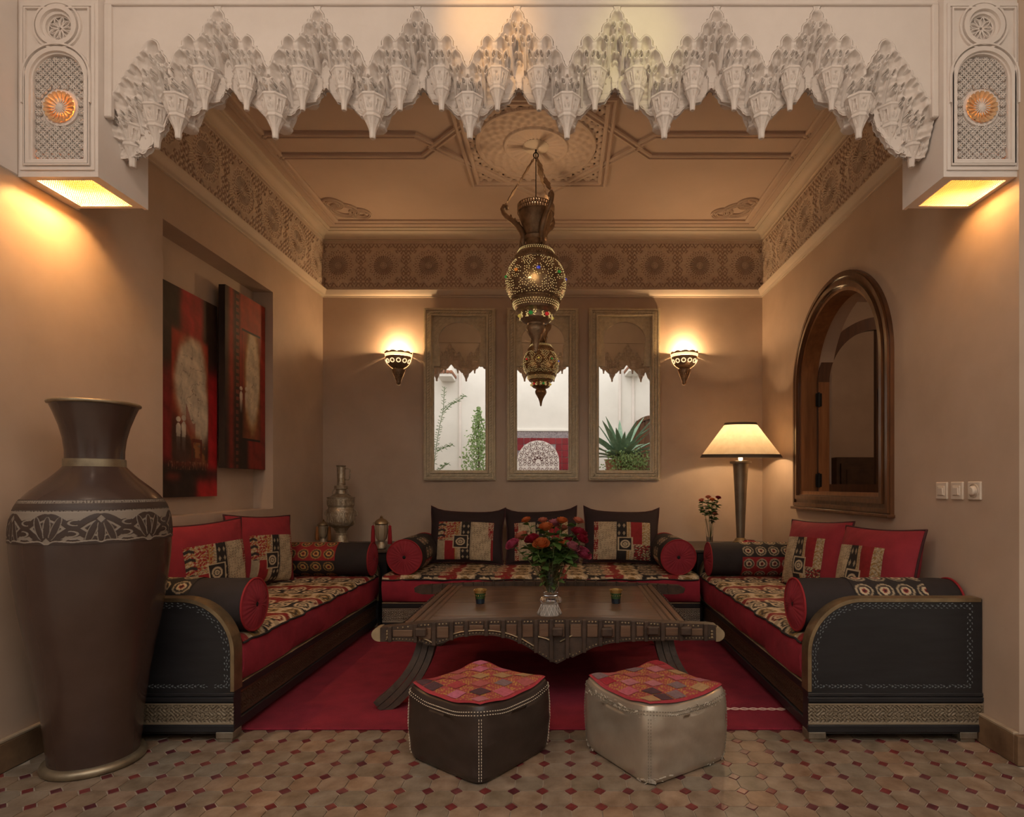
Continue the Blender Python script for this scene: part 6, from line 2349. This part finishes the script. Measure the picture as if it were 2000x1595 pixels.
def rose(label, head, root, color, size, group, nleaf=4, seed=0):
    r0 = np.random.default_rng(seed)
    head, root = Vector(head), Vector(root)
    t = thing('rose', label, 'rose', head, group=group)
    mid = root.lerp(head, .55) + Vector((0, 0, .03)) + (head - root) * .0
    P = [root.lerp(mid, f_) if f_ < 1 else mid for f_ in np.linspace(0, 1, 4)] + [mid.lerp(head, f_) for f_ in np.linspace(.25, 1, 4)]
    b = MB(); b.tube(P, .0024, 5)
    b.lathe([(.003, -size * .5), (size * .3, -size * .32), (size * .32, -size * .2)], 8, head, cap=False)
    b.build('stem', M['stem'], t, 180)
    d = (head - mid).normalized()
    o = inst('bloom', BL[color], t, head)
    o.rotation_euler = (d + Vector((0, -.22, .35))).to_track_quat('Z', 'Y').to_euler()
    o.scale = (size,) * 3
    for k in range(nleaf):
        f_ = r0.uniform(.5, .96)
        p = root.lerp(mid, f_ / .55) if f_ < .55 else mid.lerp(head, (f_ - .55) / .45)
        a = r0.uniform(0, 2 * PI)
        put_leaf(t, LM, p, (cos(a), sin(a), r0.uniform(-.1, .7)), r0.uniform(.038, .058) * (size / .03) ** .3, r0.uniform(-.6, .6))
    return t


# bouquet vase on the coffee table
VC = Vector((-.068, 3.50, .424))
t = thing('glass_vase', 'flared clear glass vase of mixed roses in the middle of the coffee table', 'vase', VC)
prof = [(0, .0), (.062, .0), (.066, .006), (.064, .02), (.056, .028), (.044, .034), (.042, .05), (.05, .10), (.064, .16), (.085, .215), (.108, .252), (.104, .252), (.081, .215), (.060, .16), (.046, .10), (.038, .055), (0, .045)]
b = MB(); b.lathe([(r, VC.z + z) for r, z in prof], 40, (VC.x, VC.y, 0), cap=False)
b.build('glass', M['glass'], t, 40)
GR = 'roses in the glass vase on the coffee table'
heads = [(335, 180, 'orange', 1.0, 'orange rose on a tall stem standing above the coral and pink rose of the bouquet'),
         (555, 185, 'coral', .95, 'small coral rose above the big orange rose in the table bouquet'),
         (715, 225, 'palepink', 1.35, 'round pale pink rose at the very top of the table bouquet'),
         (815, 190, 'orange', 1.1, 'orange rose behind the pale pink rose at the bouquet top'),
         (1035, 190, 'coral', 1.1, 'lone coral rose sticking up on the lamp side of the bouquet'),
         (1045, 360, 'crimson', 1.6, 'big open crimson rose on the lamp side of the bouquet'),
         (1090, 440, 'crimson', 1.1, 'crimson rose tucked under the big open crimson rose'),
         (270, 400, 'coral', 1.4, 'coral and pink rose on the samovar side of the bouquet'),
         (410, 440, 'crimson', 1.4, 'dark crimson rose beside the front orange rose of the bouquet'),
         (535, 510, 'orange', 1.55, 'bright orange rose facing the viewer low in the bouquet'),
         (850, 505, 'orange', 1.15, 'bright orange rose beside the dark bud on the lamp side'),
         (915, 460, 'crimson', 1.05, 'small crimson bud between the orange and big crimson roses'),
         (965, 545, 'palepink', 1.3, 'pale pink rose above the large magenta rose'),
         (1095, 635, 'pink', 1.7, 'large magenta pink rose hanging lowest on the lamp side'),
         (150, 510, 'pink', 1.35, 'magenta pink rose hanging out on the samovar side'),
         (600, 280, 'orange', 1.45, 'wide orange rose just below the pale pink top rose'),
         (820, 290, 'coral', 1.1, 'faded coral rose in the upper middle of the bouquet')]
for i, (x, y, col_, s, lab) in enumerate(heads):
    d = 3.50 + rng.uniform(-.05, .09) + (-.09 if y > 400 else 0)
    p = PX(980 + x / 6.935, 990 + y / 6.935, d)
    a = i * 2.4
    root = VC + Vector((.022 * cos(a), .022 * sin(a), .06))
    rose(lab, p, root, col_, .033 * s, GR, 9, i)
# leafy sprays among the roses
SPR = 'leafy rose sprays in the glass vase on the table'
for i in range(18):
    a = i * 2 * PI / 18
    rad_ = .06 + .11 * ((i * 7) % 5) / 5
    tip = VC + Vector((rad_ * cos(a), rad_ * sin(a) * .8, .30 + .13 * ((i * 3) % 4) / 4))
    t = thing('rose_spray', 'leafy green rose spray filling the bouquet between the blooms', 'foliage', VC + Vector((0, 0, .05)), group=SPR)
    root = VC + Vector((.02 * cos(a), .02 * sin(a), .055))
    b = MB(); b.tube([root, root.lerp(tip, .5) + Vector((0, 0, .04)), tip], .002, 5)
    b.build('stem', M['stem'], t, 180)
    r0 = np.random.default_rng(100 + i)
    for k in range(18):
        f_ = r0.uniform(.12, 1.0)
        p = root.lerp(tip, f_) + Vector((0, 0, .03 * sin(f_ * PI)))
        b_ = r0.uniform(0, 2 * PI)
        put_leaf(t, LM, p, (cos(b_), sin(b_), r0.uniform(-.3, .6)), r0.uniform(.055, .088) * (.6 if f_ < .5 else 1), r0.uniform(-.7, .7))

# bud vase with rose stems on the corner table
BC = Vector((1.259, 4.985, TT))
t = thing('bud_vase', 'slim clear glass vase of small roses beside the table lamp', 'vase', BC)
b = MB(); b.lathe([(0, TT), (.030, TT), (.032, TT + .006), (.026, TT + .02), (.03, TT + .1), (.04, TT + .225), (.037, TT + .225), (.027, TT + .1), (.022, TT + .03), (0, TT + .025)], 28, (BC.x, BC.y, 0), cap=False)
b.build('glass', M['glass'], t, 40)
b = MB(); b.lathe([(0, TT + .028), (.021, TT + .03), (.026, TT + .1), (.030, TT + .15), (0, TT + .151)], 20, (BC.x, BC.y, 0), cap=False)
for x, y, col_, lab in ((1383, 971, 'coral', 'coral bud rising highest from the slim vase beside the lamp'), (1403, 972, 'crimson', 'dark red bud leaning from the slim vase towards the lamp'), (1370, 977, 'coral', 'coral bud leaning from the slim vase away from the lamp'), (1391, 976, 'orange', 'orange bud in the middle of the slim vase by the lamp'), (1396, 1003, 'coral', 'faded coral bud drooping low over the slim vase rim')):
    rose(lab, PX(x, y, 4.97), BC + Vector((rng.uniform(-.012, .012), rng.uniform(-.012, .012), .04)), col_, .026, 'small roses in the slim vase by the lamp', 22, x)

# tea glasses and cut glass dish on the coffee table
for px, lab in ((938, 'green and gold tea glass on the coffee table, on the samovar side of the bouquet'), (1203, 'green and gold tea glass on the coffee table, on the lamp side of the bouquet')):
    p = PX(px, 1178, 3.47)
    zc_ = .422
    t = thing('tea_glass', lab, 'glass', (p.x, 3.47, zc_), group='two decorated tea glasses')
    cc = (p.x, 3.47, 0)
    for nm, prof, m in (('base', [(0, 0), (.026, 0), (.0285, .028)], 'tblue'), ('body', [(.0285, .028), (.034, .062)], 'tgreen'), ('rim', [(.034, .062), (.037, .082), (.0345, .082), (.031, .06), (.024, .01), (0, .008)], 'tgold')):
        b = MB(); b.lathe([(r, zc_ + z) for r, z in prof], 28, cc, cap=False)
        b.build(nm, M[m], t, 60)
    b = MB()
    for k in range(14):
        a = 2 * PI * k / 14
        b.lathe([(0, -.004), (.004, 0), (0, .004)], 5, (cc[0] + .0375 * cos(a), cc[1] + .0375 * sin(a), zc_ + .078), cap=False)
        b.lathe([(0, -.003), (.003, 0), (0, .003)], 5, (cc[0] + .032 * cos(a), cc[1] + .032 * sin(a), zc_ + .048), cap=False)
    b.build('gilt_dots', M['tgold'], t, kind='stuff')
p = PX(1073, 1200, 3.14)
t = thing('cut_glass_dish', 'small faceted cut glass block in front of the flower vase', 'dish', (p.x, 3.16, .422))
zc_ = .4225
b = MB()
n = 8
for (r, z) in ((.0, .0), (.068, .0), (.066, .006), (.044, .060), (.0, .062)):
    pass
b.lathe([(0, zc_), (.068, zc_), (.066, zc_ + .006), (.043, zc_ + .058), (.030, zc_ + .062), (0, zc_ + .058)], 8, (p.x, 3.17, 0), cap=False)
b.build('body', M['crystal'], t)
b = MB()
for k in range(16):
    a0, a1 = 2 * PI * k / 16, 2 * PI * (k + 1) / 16
    f0 = lambda a, r, z: (p.x + r * cos(a), 3.17 + r * sin(a), zc_ + z)
    b.tube([f0(a0, .067, .006), f0(a1, .0445, .056)], .0014, 4)
    b.tube([f0(a1, .067, .006), f0(a0, .0445, .056)], .0014, 4)
b.build('cut_lines', M['crystal_line'], t, kind='stuff')

# ---------------------------------------------------------------- the courtyard that the mirrors show
def refl(px, py, Y, mi=None):
    """courtyard point (at depth Y) that mirror pixel (px,py) shows"""
    cxm = [(-.937), (-.178), (.571)]
    m = mi if mi is not None else int(np.argmin([abs((px - VX) / SM - q) for q in cxm]))
    v = Vector(((px - VX) / F, 1, (VY - py) / F))
    n_ = Vector((sin(YAW), -cos(YAW), 0))
    m0 = Vector((cxm[m], 5.344, 0))
    o = Vector((0, 0, EYE))
    s = (m0 - o).dot(n_) / v.dot(n_)
    h = o + v * s
    r = v - n_ * (2 * v.dot(n_))
    return h + r * ((Y - h.y) / r.y)


FY = -3.6
# tiled wall fountain
pL, pR, pT = refl(1000, 842, FY + .05, 1), refl(1109, 842, FY + .05, 1), refl(1060, 842, FY + .05, 1)
fx0, fx1 = min(pL.x, pR.x) - .5, max(pL.x, pR.x)
fx0, fx1 = min(pL.x, pR.x) - .75, max(pL.x, pR.x)
ftop = pT.z
a0, a1, aT = refl(1010, 900, FY + .05, 1), refl(1092, 900, FY + .05, 1), refl(1051, 860, FY + .05, 1)
fc = (a0.x + a1.x) / 2
hw_ = abs(a1.x - a0.x) / 2
t = thing('wall_fountain', 'red tiled wall fountain with carved white arch, seen in the middle mirror', 'fountain', (fc, FY, 0))
fx0, fx1 = fc - 1.25 * hw_ - .45, fc + 1.25 * hw_ + .3
fx0 = min(fx0, min(pL.x, pR.x) - .1)
b = MB(); b.box(fx0, fx1, FY, FY + .04, 0, ftop)
b.build('backing', M['zellij'], t)
spz = aT.z - hw_
ts = .155
tm = None
i0 = 0
for i in range(int((fx1 - fx0 - .24) / ts)):
    for j in range(int(ftop / ts)):
        x, z = fx0 + .12 + ts * (i + .5), ftop - .16 - ts * (j + .5)
        if z < .9 or math.hypot(x - fc, max(0, z - spz)) < hw_ - .02: continue
        if tm is None:
            tb = MB(); tb.bbox(-ts / 2 + .004, ts / 2 - .004, 0, .012, -ts / 2 + .004, ts / 2 - .004, .002)
            tm = mesh_from('tile', tb.v, tb.f, M['redtile'])
        inst('tile', tm, t, (x, FY + .04, z))
plate('arch_panel', [archpoly(fc - hw_, fc + hw_, .5, spz, 30)], FXZ, FY + .04, FY + .058, M['nichew'], t)
b = MB()
for rr_ in (.2, .42, .64, .86):
    nk = int(6 + 14 * rr_)
    for k in range(nk + 1):
        a = PI * k / nk
        cx_, cz_ = fc + hw_ * rr_ * cos(a), spz + hw_ * rr_ * sin(a)
        s = 1 if k % 2 else -1
        b.tube([(cx_ + .055 * (1 - q * .75) * cos(a + s * q * 7), FY + .06, cz_ + .055 * (1 - q * .75) * sin(a + s * q * 7)) for q in np.linspace(0, 1, 9)], .0065, 4)
for j in range(8):
    for i in range(-4, 5):
        cx_, cz_ = fc + i * hw_ * .21, spz - .07 - j * .12
        s = 1 if (i + j) % 2 else -1
        b.tube([(cx_ + .05 * (1 - q * .75) * cos(s * q * 7), FY + .06, cz_ + .05 * (1 - q * .75) * sin(s * q * 7)) for q in np.linspace(0, 1, 9)], .0065, 4)
b.build('scroll_carving', M['carvred'], t, kind='stuff')
b = MB(); b.bbox(fx0, fx1, FY, FY + .06, ftop, ftop + .05, .005)
b.build('coping', M['court'], t)
b = MB(); b.bbox(fc - .8, fc + .8, FY + .06, FY + .6, 0, .5, .01)
b.build('basin', M['zellij'], t)

# eaves boxes on the courtyard walls
for i, (px, py, mi, lab) in enumerate(((872, 736, 0, 'tiled eave bracket seen at the top of the mirror with the shrub'), (1238, 726, 2, 'tiled eave bracket seen at the top of the mirror with the agave'))):
    p = refl(px, py, FY + .35, mi)
    t = thing('eave_bracket', lab, 'eave', (p.x, FY, p.z))
    b = MB(); b.bbox(p.x - .17, p.x + .17, FY, FY + .7, p.z - .05, p.z + .5, .01)
    b.build('box', M['court'], t)
    for k in range(5):
        b = MB(); b.bbox(p.x - .19 + k * .078, p.x - .12 + k * .078, FY, FY + .74, p.z + .02 + .0 * k, p.z + .09, .01)
        b.build('roof_tile', M['terra'], t)
# pilaster beside the fountain
for px, mi in ((899, 0), (1210, 2), (1236, 2)):
    p = refl(px, 800, FY, mi)
    b = MB(); b.bbox(p.x - .03, p.x + .03, FY, FY + .05, 0, 5.2, .004)
    struct(b.build('trim_6', M['white']))


# agave in a terracotta pot, with a leafy creeper spilling over it
def tuft_mesh(name, m, seed, n, ls):
    r0 = np.random.default_rng(seed)
    b = MB()
    for k in range(n):
        p = Vector(r0.normal(0, 1, 3)); p = p.normalized() * r0.uniform(.3, 1)
        a = Vector(r0.normal(0, 1, 3)).normalized(); u = a.cross(p).normalized() * ls * .4
        a = a * ls
        b.add([p - a * .6, p + u, p + a, p - u], [(0, 1, 2, 3)])
    return mesh_from(name, b.v, b.f, m)


p = refl(1213, 893, -2.1, 2)
t = thing('agave_plant', 'potted agave with long grey green blades, seen in the mirror beside the lamp', 'plant', (p.x, p.y, 0))
pz_ = p.z - .05
b = MB(); b.lathe([(0, 0), (.2, 0), (.26, .2), (.2, pz_ * .35), (.2, pz_ * .5), (.28, pz_ * .72), (.36, pz_ - .02), (.38, pz_), (.33, pz_), (.3, pz_ - .06), (0, pz_ - .06)], 28, (p.x, p.y, 0), cap=False)
b.build('pot', M['terra'], t, 50)
AL = leaf_mesh('leaf', M['agave'], 1, .06, .12, 8, .5)
AL2 = leaf_mesh('leaf', M['agave'], 1, .065, .5, 8, .5)
r0 = np.random.default_rng(21)
for k in range(38):
    a = k * 2.4
    el = 1.25 - .95 * (k / 38)
    put_leaf(t, AL if k % 3 else AL2, (p.x + .05 * cos(a), p.y + .05 * sin(a), pz_ - .03), (cos(a) * cos(el), sin(a) * cos(el), sin(el)), r0.uniform(.8, 1.2))
cr = thing('creeper', 'bright green leafy creeper around the agave pot, seen in the mirror', 'plant', (p.x, p.y + .38, 0))
p2 = refl(1228, 888, -1.62, 2)
b = MB()
for k in range(900):
    q = Vector((p2.x + r0.normal(0, .24), p2.y + r0.normal(0, .12), p2.z - .02 - abs(r0.normal(0, .22)) + r0.normal(0, .07)))
    a = Vector(r0.normal(0, 1, 3)).normalized(); u = a.cross(Vector((0, 1, .3))).normalized() * .016
    a *= .03
    b.add([q - a, q + u, q + a, q - u], [(0, 1, 2, 3)])
b.build('foliage', M['bush'], cr, kind='stuff')
b = MB()
for k in range(6):
    b.tube([(p2.x + .1 * (k - 2.5), p2.y, 0), (p2.x + .08 * (k - 2.5), p2.y + .03, p2.z - .5), (p2.x + .11 * (k - 2.5), p2.y, p2.z)], .012, 5)
b.build('stem', M['twig'], cr)
# shrub seen in the other mirror
p = refl(934, 870, -2.6, 0)
t = thing('courtyard_shrub', 'bushy green courtyard shrub, seen in the mirror beside the samovar sconce', 'plant', (p.x, p.y, 0))
b = MB()
top_, = (refl(936, 795, -2.6, 0).z,)
for k in range(1700):
    f_ = r0.random() ** .8
    z = top_ - (top_ - .5) * f_
    w_ = .06 + .34 * min(1, f_ * 1.6)
    q = Vector((p.x + r0.normal(0, .5) * w_, p.y + r0.normal(0, .5) * w_, z))
    a = Vector(r0.normal(0, 1, 3)).normalized(); u = a.cross(Vector((0, 1, .3))).normalized() * .018
    a *= .035
    b.add([q - a, q + u, q + a, q - u], [(0, 1, 2, 3)])
b.build('foliage', M['bush'], t, kind='stuff')
b = MB(); b.tube([(p.x, p.y, 0), (p.x + .03, p.y, .9), (p.x, p.y, top_ - .3)], [.03, .025, .01], 7)
b.build('stem', M['twig'], t)
# wiry vine sprays
t = thing('vine', 'wiry climbing vine with needle leaves, seen in the mirror beside the samovar sconce', 'plant', (refl(850, 900, -2.4, 0).x, -2.4, 0))
for nm, path in (('spray', [(848, 905), (853, 865), (858, 835), (866, 800), (868, 755)]), ('spray', [(866, 805), (880, 790), (895, 782), (909, 772)]), ('spray', [(853, 880), (868, 874), (885, 868)]), ('spray', [(858, 918), (866, 910), (876, 905)])):
    P = [refl(x, y, -2.4, 0) for x, y in path]
    b = MB(); b.tube(P, .007, 5)
    for i in range(len(P) - 1):
        for k in range(14):
            q = P[i].lerp(P[i + 1], k / 14)
            a = Vector(((-1) ** k * 1.0, r0.normal(0, .4), .5 + r0.normal(0, .5))).normalized() * .085
            b.add([q, q + a * .5 + Vector((0, 0, .009)), q + a, q + a * .5 - Vector((0, 0, .009))], [(0, 1, 2, 3)])
    b.build(nm, M['green'], t)
b = MB()
P0 = refl(848, 905, -2.4, 0)
b.tube([(P0.x, -2.4, 0), (P0.x, -2.4, P0.z)], .009, 5)
b.build('stem', M['twig'], t)
# arched courtyard door
pd0 = refl(1254, 800, -2.0, 2); pdt = refl(1268, 795, -2.0, 2)
dx = pd0.x
dr = bpy.data.objects.new('door_1', None); COL.objects.link(dr); dr['kind'] = 'structure'; ORG['door_1'] = Vector((0, 0, 0))
dcx = dx - .0
sgn = 1 if refl(1271, 800, -2.0, 2).x > dx else -1
xa, xb_ = sorted((dx, dx + sgn * 1.0))
dz = pdt.z
plate('door_frame', [archpoly(xa, xb_, 0, dz - .5, 28), archpoly(xa + .09, xb_ - .09, .02, dz - .5, 28)], FXZ, FY, FY + .12, M['wax'], dr)
for k in range(6):
    x0 = xa + .09 + (xb_ - xa - .18) * k / 6
    x1 = x0 + (xb_ - xa - .18) / 6 - .006
    r_ = (xb_ - xa) / 2 - .09
    zt_ = dz - .5 + math.sqrt(max(0, r_ * r_ - ((x0 + x1) / 2 - (xa + xb_) / 2) ** 2))
    b = MB(); b.bbox(x0, x1, FY, FY + .06, 0.01, zt_, .004)
    b.build('plank', M['wax'], dr)
